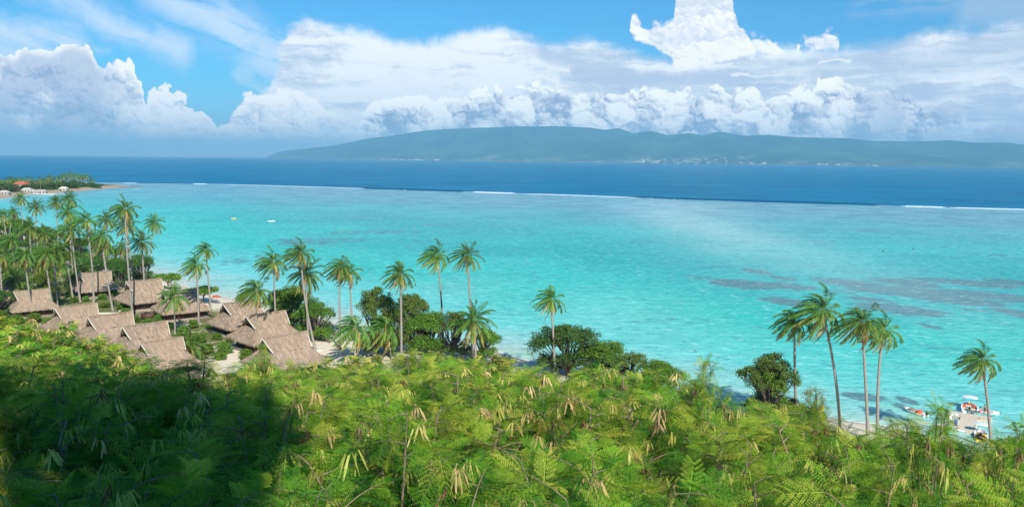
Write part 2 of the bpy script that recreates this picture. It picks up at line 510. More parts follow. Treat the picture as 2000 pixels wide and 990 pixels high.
# ------------------------------------------------------------------ water
def build_water():
    az = np.concatenate([np.arange(-75, -39, 1.5), np.arange(-39, 39, 0.16), np.arange(39, 90.1, 1.5)])
    rad = np.concatenate([np.geomspace(45, 1300, 520), np.geomspace(1310, 46000, 60)])
    X, Y, f = polar(az, rad)
    p2 = np.stack([X.ravel(), Y.ravel()], 1)
    sd = -shore_sd(p2)
    rf = reef_sd(p2)
    me = mesh_np('water', np.stack([X, Y, 0 * X], -1).reshape(-1, 3), f, (), True)
    attr(me, 'off', np.clip(sd, -30, 900))
    attr(me, 'reef', np.clip(rf, -600, 900))
    # coral heads and darker beds, each an ellipse at its place on the lagoon floor
    beds = [(1452, 555, 48, 7, 1.0), (1478, 530, 22, 4, .8), (1370, 543, 30, 4, .5), (1545, 560, 46, 7, .6), (1540, 590, 44, 7, .8), (1530, 543, 24, 4, .7), (1655, 552, 48, 6, .9), (1770, 552, 44, 6, .9),
            (1735, 568, 60, 7, .9), (1815, 572, 60, 8, .9), (1850, 583, 70, 7, .95), (1940, 578, 70, 6, .9), (1895, 553, 60, 5, .85), (1800, 545, 24, 3, .8), (1755, 604, 55, 7, 1.0), (1990, 613, 25, 6, .9), (1980, 552, 40, 5, .7),
            (1680, 774, 30, 6, .8), (1773, 782, 14, 6, .8), (1765, 795, 16, 6, .6), (1710, 775, 22, 5, .6), (1820, 638, 16, 4, .7), (1785, 645, 16, 4, .4), (1960, 630, 40, 4, .4), (1600, 700, 20, 4, .4), (1900, 660, 40, 4, .3),
            (1630, 570, 40, 5, .5), (1700, 585, 40, 5, .6), (1910, 605, 50, 5, .4), (1480, 640, 30, 4, .35), (1420, 620, 24, 3, .35), (1560, 640, 26, 4, .4), (1310, 622, 20, 3, .4), (1440, 662, 18, 3, .4), (1860, 690, 40, 4, .3),
            (640, 470, 110, 9, .42), (560, 455, 70, 7, .3), (720, 455, 100, 8, .4), (500, 500, 60, 9, .33), (450, 512, 40, 7, .4), (400, 500, 40, 6, .3), (600, 490, 60, 6, .3), (860, 470, 80, 8, .25), (900, 440, 140, 7, .3), (440, 470, 50, 5, .25),
            (1100, 425, 160, 8, .3), (740, 425, 130, 7, .28), (1320, 430, 90, 5, .3), (1600, 470, 80, 5, .28), (1850, 480, 100, 6, .32), (1820, 435, 140, 7, .33), (1700, 450, 70, 4, .4), (1430, 420, 60, 4, .3), (1950, 500, 60, 5, .3)]
    cor = np.zeros(len(p2))
    for bx, by, rx, ry, st in beds:
        c = np.array(at(bx, by))[:2]; a = np.array(at(bx + rx, by + rx * 0.0115))[:2] - c; b = np.array(at(bx, by - ry))[:2] - c
        la, lb = np.hypot(*a), np.hypot(*b)
        q = p2 - c
        b = b / lb; a = a / la
        e = np.sqrt(((q @ a) / la) ** 2 + ((q @ b) / lb) ** 2)
        cor = np.maximum(cor, st * np.clip(1.55 - e * 0.85, 0, 1))
    attr(me, 'coral', cor)
    pale_reflection = np.zeros(len(p2))  # pale cloud reflection on the lagoon, painted into the water colour
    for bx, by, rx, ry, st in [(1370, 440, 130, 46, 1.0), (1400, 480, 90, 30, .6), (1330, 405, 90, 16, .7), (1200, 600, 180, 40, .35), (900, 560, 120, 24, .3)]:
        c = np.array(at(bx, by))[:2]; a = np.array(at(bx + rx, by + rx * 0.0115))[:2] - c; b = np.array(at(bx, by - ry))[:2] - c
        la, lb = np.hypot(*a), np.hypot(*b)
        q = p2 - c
        pale_reflection = np.maximum(pale_reflection, st * np.exp(-1.4 * (((q @ (a / la)) / la) ** 2 + ((q @ (b / lb)) / lb) ** 2)))
    attr(me, 'pale_reflection', pale_reflection)
    m_, g, p = mat('lagoon_and_sea_water')
    P = geo_pos(g)
    s, r, c = get_attr(g, 'off'), get_attr(g, 'reef'), get_attr(g, 'coral')
    px_, py_, pz_ = g.sep(P)
    n0 = g.noise(P, 0.006, 5, 0.6)
    n1 = g.noise(P, 0.035, 5, 0.65)
    n2 = g.noise(P, 0.22, 5, 0.65)
    Ps = g.vec(px_ * 0.45 + py_ * 0.1, py_, 0.0)
    n3 = g.noise(Ps, 1.1, 4, 0.65)
    sw = s + (n1 - 0.5) * 26.0 + (n2 - 0.5) * 6.0
    lag = g.ramp(g.m('DIVIDE', sw, 160.0, clamp=True), [(0.0, WC['edge']), (0.04, WC['edge2']), (0.16, WC['shal']), (0.42, WC['turq']), (0.85, WC['deepturq'])])
    lag = g.mix(g.ss(n0, 0.40, 0.62) * 0.5, lag, WC['turq2'])
    # far left part of the bay is paler sand
    lag = g.mix(g.ss(px_, -120.0, -420.0) * 0.55, lag, WC['pale'])
    # sea grass and rubble mottling
    mot = g.ss(n2 * 0.5 + n1 * 0.6, 0.57, 0.74) * g.ss(s, 25.0, 70.0)
    lag = g.mix(mot * 0.42, lag, WC['rub'])
    cc = g.ss(c * 1.45 + (n2 - 0.5) * 1.5 + (n1 - 0.5) * 1.1, 0.42, 0.90)
    lag = g.mix(cc * 0.84, lag, g.mix(n3, WC['coral'], WC['coral2']))
    flk = g.ss(g.noise(g.vec(px_ * 0.5, py_), 0.16, 4, 0.7), 0.60, 0.70) * g.ss(s, 18.0, 50.0) * g.ss(n0 + (n1 - 0.5) * 0.6, 0.42, 0.60)
    lag = g.mix(flk * 0.55, lag, WC['coral'])
    # reef flat: grey blue shallows before the breakers
    rr = r + (n1 - 0.5) * 130.0 + (n0 - 0.5) * 160.0
    flat = g.ss(rr, 560.0, 110.0)
    lag = g.mix(flat * 0.90, lag, g.mix(g.ss(n1, 0.35, 0.65), WC['flat'], WC['flat2']))
    lag = g.mix((get_attr(g, 'pale_reflection') * (0.35 + n1 * 0.7) * 0.62).clamp(), lag, rgb(196, 226, 222))
    ocean = g.mix(g.ss(n0 * 0.6 + n1 * 0.4, 0.35, 0.7), WC['sea'], WC['sea2'])
    oc = g.ss(r + (n2 - 0.5) * 9 + (n1 - 0.5) * 26, 5.0, -12.0)
    col = g.mix(oc, lag, ocean)
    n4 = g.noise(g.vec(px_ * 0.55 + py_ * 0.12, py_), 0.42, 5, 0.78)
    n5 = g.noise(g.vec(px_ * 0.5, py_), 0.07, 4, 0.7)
    spk = n4 * 0.62 + n3 * 0.38  # caustic flecks and dark ripples painted into the water colour
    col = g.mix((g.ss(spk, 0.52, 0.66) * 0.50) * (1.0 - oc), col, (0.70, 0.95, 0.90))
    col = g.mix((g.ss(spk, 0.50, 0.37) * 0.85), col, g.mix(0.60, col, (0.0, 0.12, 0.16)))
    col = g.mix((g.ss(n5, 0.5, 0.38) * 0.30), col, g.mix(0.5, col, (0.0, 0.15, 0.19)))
    foamy = g.ss(s + (n2 - 0.5) * 2.4, 1.1, 0.35)
    col = g.mix(foamy * 0.6, col, (0.8, 0.8, 0.78))
    # rough sea surface: body colour with a thin sky reflection
    nt = m_.node_tree
    nt.nodes.remove(p)
    big = g.noise(Ps, 0.16, 3, 0.6)
    bn = g.new('ShaderNodeBump')
    bn.inputs['Strength'].default_value = 0.75
    bn.inputs['Distance'].default_value = 1.0
    g.put(bn.inputs['Height'], n3 * 0.45 + big * 0.9 + g.noise(Ps, 3.3, 3, 0.6) * 0.16)
    df = g.new('ShaderNodeBsdfDiffuse'); gl = g.new('ShaderNodeBsdfGlossy')
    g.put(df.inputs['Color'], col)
    gl.inputs['Roughness'].default_value = 0.22
    gl.inputs['Color'].default_value = (1, 1, 1, 1)
    nt.links.new(bn.outputs[0], df.inputs['Normal']); nt.links.new(bn.outputs[0], gl.inputs['Normal'])
    fr = g.new('ShaderNodeFresnel'); fr.inputs[0].default_value = 1.33
    nt.links.new(bn.outputs[0], fr.inputs['Normal'])
    mx = g.new('ShaderNodeMixShader')
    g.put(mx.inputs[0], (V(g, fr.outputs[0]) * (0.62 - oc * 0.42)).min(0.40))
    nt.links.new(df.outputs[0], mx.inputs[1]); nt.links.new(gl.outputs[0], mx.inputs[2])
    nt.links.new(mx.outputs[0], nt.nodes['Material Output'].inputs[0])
    me.materials.append(m_)
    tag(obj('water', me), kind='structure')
WC = dict(edge=rgb(196, 200, 178), edge2=rgb(168, 204, 192), shal=rgb(112, 205, 196), turq=rgb(14, 188, 168), deepturq=rgb(4, 168, 160), turq2=rgb(60, 206, 186), pale=rgb(66, 186, 190),
          rub=rgb(30, 120, 140), coral=rgb(56, 98, 108), coral2=rgb(100, 124, 124), flat=rgb(92, 140, 158), flat2=rgb(122, 170, 180), sea=rgb(0, 98, 136), sea2=rgb(0, 122, 160))
# ------------------------------------------------------------------ island across the strait
def isl_curve(px):
    top = [(300, 318), (525, 301.5), (560, 295), (650, 286), (720, 272), (760, 267), (830, 257), (900, 252), (960, 250), (1020, 248), (1100, 248), (1150, 251), (1180, 255), (1205, 252), (1235, 262), (1270, 258), (1300, 266), (1345, 262), (1370, 267), (1400, 260), (1450, 268),
           (1500, 267), (1560, 272), (1650, 275), (1700, 280), (1800, 282), (1850, 281), (1900, 285), (1960, 286), (2000, 290), (2200, 296), (2600, 310)]
    return np.interp(px, *zip(*top))
def build_island():
    rng = np.random.RandomState(4)
    pxs = np.linspace(505, 2500, 620)
    nd = 46
    t = np.linspace(0, 1, nd)
    dirs = np.array([tuple(at(x, 345 + 0 * x)) for x in pxs])[:, :2]
    dirs /= np.linalg.norm(dirs, axis=1)[:, None]
    coast = np.interp(pxs, [505, 560, 700, 1000, 1300, 1700, 2500], [23500, 22500, 20500, 17800, 16500, 16000, 16500])
    # periodic value noise
    def vn(x, y, seed):
        r_ = np.random.RandomState(seed).rand(256, 256)
        xi, yi = np.floor(x).astype(int), np.floor(y).astype(int)
        fx, fy = x - xi, y - yi
        fx = fx * fx * (3 - 2 * fx); fy = fy * fy * (3 - 2 * fy)
        q = lambda a, b: r_[a % 256, b % 256]
        return (q(xi, yi) * (1 - fx) + q(xi + 1, yi) * fx) * (1 - fy) + (q(xi, yi + 1) * (1 - fx) + q(xi + 1, yi + 1) * fx) * fy
    V_ = np.zeros((nd, len(pxs), 3))
    hor = 312.5 + (pxs - 1000) * 0.0115
    topz_el = (hor - isl_curve(pxs)) / F
    for j, tt in enumerate(t):
        D = coast + tt * 5200
        ridgeD = coast + 4400
        base = topz_el * ridgeD + 40
        prof_ = np.clip(tt / 0.846, 0, 1) ** 1.25 if tt <= 0.846 else 1 - ((tt - 0.846) / 0.154) ** 2 * 0.9
        X = dirs[:, 0] * D; Y = dirs[:, 1] * D
        n = 0
        for o_, (s_, a_) in enumerate(((1 / 1400, 1.0), (1 / 600, .5), (1 / 260, .25))):
            n = n + a_ * (0.5 - np.abs(vn(X * s_ + Y * s_ * 0.3, Y * s_ * 0.55, 10 + o_) - 0.5)) * 2
        n = n / 1.75
        amp = np.clip(tt * 5, 0, 1) * (1 - np.clip((tt - 0.62) / 0.2, 0, 1)) if tt < 0.846 else 0
        z = base * prof_ * (1 + (n - 0.62) * 1.1 * amp)
        if tt > 0.8:
            z = z + (vn(X / 260, Y / 900, 33) - 0.5) * 10
        V_[j, :, 0], V_[j, :, 1], V_[j, :, 2] = X, Y, z - 4 * (tt == 0)
    edge = sst(pxs, 505, 545)
    V_[:, :, 2] = V_[:, :, 2] * edge - 12 * (1 - edge)
    idx = np.arange(nd * len(pxs)).reshape(nd, -1)
    f = np.stack([idx[:-1, :-1], idx[:-1, 1:], idx[1:, 1:], idx[1:, :-1]], -1).reshape(-1, 4)
    me = mesh_np('far_island', V_.reshape(-1, 3), f, (), True)
    m_, g, p = mat('forested_mountain')
    P = geo_pos(g)
    n1 = g.noise(P, 0.0012, 6, 0.65)
    n2 = g.noise(P, 0.006, 5, 0.7)
    z_ = g.sep(P)[2]
    c = g.mix(g.ss(n1, 0.4, 0.62), (0.003, 0.050, 0.055), (0.02, 0.105, 0.075))
    c = g.mix(g.ss(n2, 0.55, 0.72) * 0.5, c, (0.07, 0.17, 0.10))
    town = g.ss(n1 * 0.5 + n2 * 0.6, 0.56, 0.68) * g.ss(z_, 330.0, 60.0)
    c = g.mix(town * 0.55, c, (0.42, 0.38, 0.32))
    g.put(p.inputs['Base Color'], c)
    p.inputs['Roughness'].default_value = 1.0
    p.inputs['Specular IOR Level'].default_value = 0.1
    me.materials.append(m_)
    tag(obj('far_island', me), kind='structure')
    return V_, pxs
# ------------------------------------------------------------------ air
def build_haze():
    bm = bmesh.new()
    bmesh.ops.create_cube(bm, size=1)
    me = bpy.data.meshes.new('haze')
    bm.to_mesh(me); bm.free()
    o = obj('haze', me, loc=(0, 0, 450))
    o.scale = (94000, 94000, 908)
    m_ = bpy.data.materials.new('haze_air')
    m_.use_nodes = True
    nt = m_.node_tree
    nt.nodes.clear()
    out = nt.nodes.new('ShaderNodeOutputMaterial')
    pv = nt.nodes.new('ShaderNodeVolumePrincipled')
    pv.inputs['Density'].default_value = HAZE
    pv.inputs['Color'].default_value = (0.32, 0.72, 1.0, 1)
    pv.inputs['Anisotropy'].default_value = 0.0
    nt.links.new(pv.outputs[0], out.inputs['Volume'])
    me.materials.append(m_)
    tag(o, kind='stuff')
HAZE = 5.8e-5
build_ground()
build_water()
ISL, ISLPX = build_island()
build_haze()
# ------------------------------------------------------------------ labels
def ordinal_labels(items):
    """items (px, text) -> labels; equal texts get their order from the left"""
    W = ['first', 'second', 'third', 'fourth', 'fifth', 'sixth', 'seventh', 'eighth', 'ninth', 'tenth', 'eleventh', 'twelfth', 'thirteenth', 'fourteenth', 'fifteenth', 'sixteenth', 'seventeenth', 'eighteenth']
    C = ['', 'one', 'two', 'three', 'four', 'five', 'six', 'seven', 'eight', 'nine', 'ten', 'eleven', 'twelve', 'thirteen', 'fourteen', 'fifteen', 'sixteen', 'seventeen', 'eighteen']
    by = {}
    for i, (px, t) in enumerate(items):
        by.setdefault(t, []).append((px, i))
    out = [None] * len(items)
    for t, l in by.items():
        l.sort()
        for k, (_, i) in enumerate(l):
            out[i] = t if len(l) == 1 else t + ', ' + W[min(k, 17)] + ' of ' + C[min(len(l), 18)] + ' from left'
    return out
LM = [(0, 'the left frame edge'), (62, 'the far left hut'), (150, 'the leftmost front gable'), (186, 'the deep grove hut'), (215, 'the middle front hut'), (281, 'the crown shadowed hut'), (330, 'the umbrella tree'), (400, 'the nearer umbrella tree'), (471, 'the left paired hut'), (530, 'the right paired hut'),
      (610, 'the big beach tree'), (693, 'the drooping sand palm'), (784, 'the straight palm'), (860, 'the tallest beach palm'), (928, 'the short full palm'), (1000, 'the open sand gap'), (1080, 'the lone mid palm'), (1180, 'the bright green tree'), (1284, 'the leaning small tree'),
      (1384, 'the tall sapling'), (1510, 'the light green tree'), (1590, 'the bare twiggy bush'), (1850, 'the pontoon'), (1985, 'the right frame edge')]
def near(px):
    return min(LM, key=lambda q: abs(q[0] - px))[1]
# ------------------------------------------------------------------ foliage tools
def nrm(a):
    return a / np.maximum(np.linalg.norm(a, axis=-1, keepdims=True), 1e-9)
def rhombs(base, d, side, L, W, mid=0.45):
    """leaf shaped quads: base point, unit direction, unit side vector, length, width"""
    L = np.asarray(L)[..., None] if np.ndim(L) else L
    W = np.asarray(W)[..., None] if np.ndim(W) else W
    m_ = base + d * L * mid
    q = np.stack([base, m_ + side * W * 0.5, base + d * L, m_ - side * W * 0.5], 1)
    return q
def strips(base, d, side, L, W, drop):
    """long pods or blades of two quads each, bent down by drop"""
    L = np.asarray(L)[:, None]; W = np.asarray(W)[:, None]
    dn = np.array([0, 0, -1.0])
    a = base; b = base + d * L * 0.5 + dn * L * drop * 0.2; c = base + d * L + dn * L * drop
    q1 = np.stack([a - side * W * .25, a + side * W * .25, b + side * W * .5, b - side * W * .5], 1)
    q2 = np.stack([b - side * W * .5, b + side * W * .5, c + side * W * .2, c - side * W * .2], 1)
    return np.concatenate([q1, q2], 0)
def qmesh(name, quads, m_, tone=None):
    n = len(quads)
    me = mesh_np(name, quads.reshape(-1, 3), np.arange(n * 4).reshape(n, 4), (m_,))
    if tone is not None:
        attr(me, 'tone', np.repeat(tone, 4))
    return me
def tubes(paths, sides=6):
    """(points, radii) polylines -> verts, faces"""
    vs, fs, o = [], [], 0
    for pts, rad in paths:
        pts = np.asarray(pts, float); n = len(pts)
        T = nrm(np.gradient(pts, axis=0))
        ref = np.where(np.abs(T[:, 2:3]) > 0.9, np.array([[1.0, 0, 0]]), np.array([[0, 0, 1.0]]))
        A = nrm(np.cross(T, ref)); B = np.cross(T, A)
        th = np.linspace(0, 2 * np.pi, sides, endpoint=False)
        ring = pts[:, None] + np.asarray(rad)[:, None, None] * (A[:, None] * np.cos(th)[None, :, None] + B[:, None] * np.sin(th)[None, :, None])
        vs.append(ring.reshape(-1, 3))
        for i in range(n - 1):
            for j in range(sides):
                k = (j + 1) % sides
                fs.append((o + i * sides + j, o + i * sides + k, o + (i + 1) * sides + k, o + (i + 1) * sides + j))
        o += n * sides
    return np.concatenate(vs), np.array(fs)
def leaf_mat(name, stops, tr=0.25, rough=0.55, nscale=0.6, vary=0.35, hue=0.03):
    m_ = bpy.data.materials.new(name)
    m_.use_nodes = True
    nt = m_.node_tree
    g = Gr(nt)
    p = nt.nodes['Principled BSDF']
    out = nt.nodes['Material Output']
    t = get_attr(g, 'tone')
    oi = V(g, g.new('ShaderNodeObjectInfo').outputs['Random'])
    c = g.ramp(t, stops)
    n = g.noise(geo_pos(g), nscale, 3, 0.6)
    hsv = g.new('ShaderNodeHueSaturation')
    g.put(hsv.inputs['Color'], c)
    g.put(hsv.inputs['Value'], 1.0 + (n - 0.5) * vary * 2 + (oi - 0.5) * 0.35)
    g.put(hsv.inputs['Hue'], 0.5 + (oi - 0.5) * hue + (n - 0.5) * hue)
    cc = V(g, hsv.outputs[0])
    g.put(p.inputs['Base Color'], cc)
    p.inputs['Roughness'].default_value = rough
    p.inputs['Specular IOR Level'].default_value = 0.2
    tl = g.new('ShaderNodeBsdfTranslucent')
    g.put(tl.inputs[0], g.mix(1.0, cc, (1.1, 1.25, 0.6), 'MULTIPLY'))
    mx = g.new('ShaderNodeMixShader')
    mx.inputs[0].default_value = tr
    nt.links.new(p.outputs[0], mx.inputs[1])
    nt.links.new(tl.outputs[0], mx.inputs[2])
    nt.links.new(mx.outputs[0], out.inputs[0])
    return m_
def bark_mat(name, a, b, scale=3.0, rings=0.0):
    m_, g, p = mat(name)
    tc = V(g, g.new('ShaderNodeTexCoord').outputs['Object'])
    n = g.noise(tc, scale, 4, 0.65)
    c = g.mix(n, a, b)
    if rings:
        z = g.sep(tc)[2]
        w_ = g.m('SINE', z * rings + n * 3.0)
        c = g.mix(g.ss(w_, 0.6, 1.0) * 0.4, c, tuple(k * 0.45 for k in a))
    g.put(p.inputs['Base Color'], c)
    p.inputs['Roughness'].default_value = 0.9
    bump(g, p, n, 0.5, 0.05)
    return m_
M_PALM = leaf_mat('palm_frond_green', [(0.0, (0.050, 0.14, 0.020)), (0.36, (0.085, 0.20, 0.03)), (0.62, (0.24, 0.30, 0.05)), (0.80, (0.46, 0.38, 0.10)), (1.0, (0.42, 0.29, 0.13))], 0.22, 0.45)
M_PTRUNK = bark_mat('palm_bark', (0.36, 0.32, 0.27), (0.22, 0.19, 0.15), 2.2, 11.0)
M_NUT = bark_mat('coconut_husk', (0.25, 0.22, 0.05), (0.16, 0.12, 0.04), 4.0)
M_BARK = bark_mat('grey_brown_bark', (0.16, 0.13, 0.10), (0.08, 0.065, 0.05), 3.0)
M_STEM = bark_mat('pale_shrub_stem', (0.26, 0.20, 0.13), (0.15, 0.12, 0.07), 8.0)

# ------------------------------------------------------------------ coconut palms
def crown_mesh(seed, L0=4.1, nf=32, wind=1.0, droop=1.0, old=1.0, st=38):
    rng = np.random.RandomState(seed)
    qs, tones, ribs = [], [], []
    for k in range(nf):
        a = k * 2.39996 + rng.uniform(-.25, .25)
        age = (k + 0.5) / nf
        e = R(86 - 136 * age ** 0.85 + rng.uniform(-9, 9))
        L = L0 * (0.72 + 0.36 * math.sin(min(age * 1.5, 1) * 2.2)) * rng.uniform(0.88, 1.1)
        n = 15
        d = np.array([math.cos(a) * math.cos(e), math.sin(a) * math.cos(e), math.sin(e)])
        p = np.array([0, 0, 0.0]) + d * 0.12
        pts, ts = [], []
        for i in range(n):
            pts.append(p.copy())
            s = i / (n - 1)
            d = d + np.array([-0.085 * wind * (0.6 + s), 0.02 * wind, -(0.075 + 0.085 * s) * droop])
            d /= np.linalg.norm(d)
            p = p + d * L / (n - 1)
        pts = np.array(pts)
        T = nrm(np.gradient(pts, axis=0))
        S = nrm(np.cross(T, np.array([0, 0, 1.0])) + 1e-4)
        u = np.linspace(0.10, 1.0, st)
        ii = u * (n - 1)
        base = np.stack([np.interp(ii, np.arange(n), pts[:, c]) for c in range(3)], 1)
        TT = nrm(np.stack([np.interp(ii, np.arange(n), T[:, c]) for c in range(3)], 1))
        SS = nrm(np.stack([np.interp(ii, np.arange(n), S[:, c]) for c in range(3)], 1))
        ll = 0.95 * np.sin(np.clip(u * 2.6 + 0.32, 0, 3.0)) ** 0.7 * (L0 / 4.1) * (0.55 if age < 0.08 else 1)
        for sg in (-1, 1):
            hang = 0.35 + 0.75 * age * rng.uniform(0.8, 1.2)
            dd = nrm(TT * 0.62 + SS * sg * 0.72 + np.array([-0.16 * wind, 0, -hang]) + rng.normal(0, .10, TT.shape))
            W = nrm(np.cross(dd, np.cross(TT, dd)) + rng.normal(0, .25, TT.shape))
            keep = rng.rand(st) > 0.05
            qs.append(rhombs(base, dd, W, ll * rng.uniform(.85, 1.15, st), 0.10 * (1 if st > 20 else 2.4), 0.35)[keep])
            tn = 0.42 * age + 0.18 * u + rng.uniform(-.08, .08, st) + (0.42 if (age > 0.80 and rng.rand() < 0.75 * old) else 0) + (0.16 if rng.rand() < .25 * old else 0)
            tones.append(np.clip(tn, 0, 1)[keep])
        # rib
        rb = np.linspace(0.05, 0.015, n)[:, None]
        q = np.stack([pts[:-1] - S[:-1] * rb[:-1], pts[:-1] + S[:-1] * rb[:-1], pts[1:] + S[1:] * rb[1:], pts[1:] - S[1:] * rb[1:]], 1)
        qs.append(q); tones.append(np.full(n - 1, 0.66 if age < .8 else 0.85))
    return qmesh('crown', np.concatenate(qs), M_PALM, np.concatenate(tones))
CROWNS = [crown_mesh(11, wind=1.0), crown_mesh(12, wind=1.3, nf=33, droop=1.0), crown_mesh(13, wind=0.6, nf=30, droop=0.8), crown_mesh(14, wind=1.2, nf=36, droop=1.3, old=1.4), crown_mesh(15, wind=.9, nf=28, droop=1.0, old=.6), crown_mesh(16, wind=0.2, nf=32, droop=.9, old=.5)]
CROWNF = [crown_mesh(21, nf=17, st=12), crown_mesh(22, nf=15, st=12, wind=.4)]
def nuts_mesh(seed):
    rng = random.Random(seed)
    bm = bmesh.new()
    for k in range(9):
        a = rng.uniform(0, 6.28)
        m_ = Matrix.Translation((math.cos(a) * .33, math.sin(a) * .33, -0.25 - rng.random() * .35)) @ Matrix.Diagonal((1, 1, 1.25, 1))
        bmesh.ops.create_icosphere(bm, subdivisions=1, radius=0.14, matrix=m_)
    me = bpy.data.meshes.new('coconut_bunch')
    bm.to_mesh(me); bm.free()
    me.materials.append(M_NUT)
    return me
NUTS = nuts_mesh(3)
def palm(bx, by, cx, cy, label, group, v=None, s=1.0, bow=0.0, far=False, z0=None, rng=random.Random(5)):
    z = 1.8 if z0 is None else z0
    b = at(bx, by, z)
    if z0 is None:
        b.z = gz(b.x, b.y)
    d = ray(cx, cy)
    t = b.y / d.y
    c = Vector((d.x * t, d.y * t, CAMZ + d.z * t))
    h = c.z - b.z
    root = bpy.data.objects.new('coconut_palm', None)
    root.location = b
    link(root)
    tag(root, label, 'palm tree', group)
    n = 7 if far else 16
    pts, rad = [], []
    off = c - b
    bowv = Vector((bow, rng.uniform(-.6, .6), 0)) * h * 0.06
    for i in range(n):
        s_ = i / (n - 1)
        q = Vector((off.x * s_ ** 1.0, off.y * s_, off.z * s_)) + bowv * math.sin(math.pi * s_)
        q.z -= 0.25 * (1 - s_)
        pts.append(tuple(q))
        rad.append((0.235 - 0.085 * s_ + 0.13 * math.exp(-s_ * 14)) * (1 if h > 9 else 0.8))
    vs, fs = tubes([(pts, rad)], 5 if far else 9)
    obj('trunk', mesh_np('trunk', vs, fs, (M_PTRUNK,), True), root)
    cr = obj('crown', (CROWNF if far else CROWNS)[(v if v is not None else rng.randrange(6)) % (2 if far else 6)], root)
    cr.location = off
    cr.rotation_euler = (rng.uniform(-.08, .08), rng.uniform(-.08, .08), rng.uniform(-.5, .5))
    s *= 1.3 if far else .98
    cr.scale = (s, s, s * rng.uniform(.95, 1.08))
    if not far and h > 9:
        nu = obj('coconut_bunch', NUTS, root)
        nu.location = off
    return root
GP = 'coconut palms along the beach'
GG = 'coconut palms of the grove round the huts'
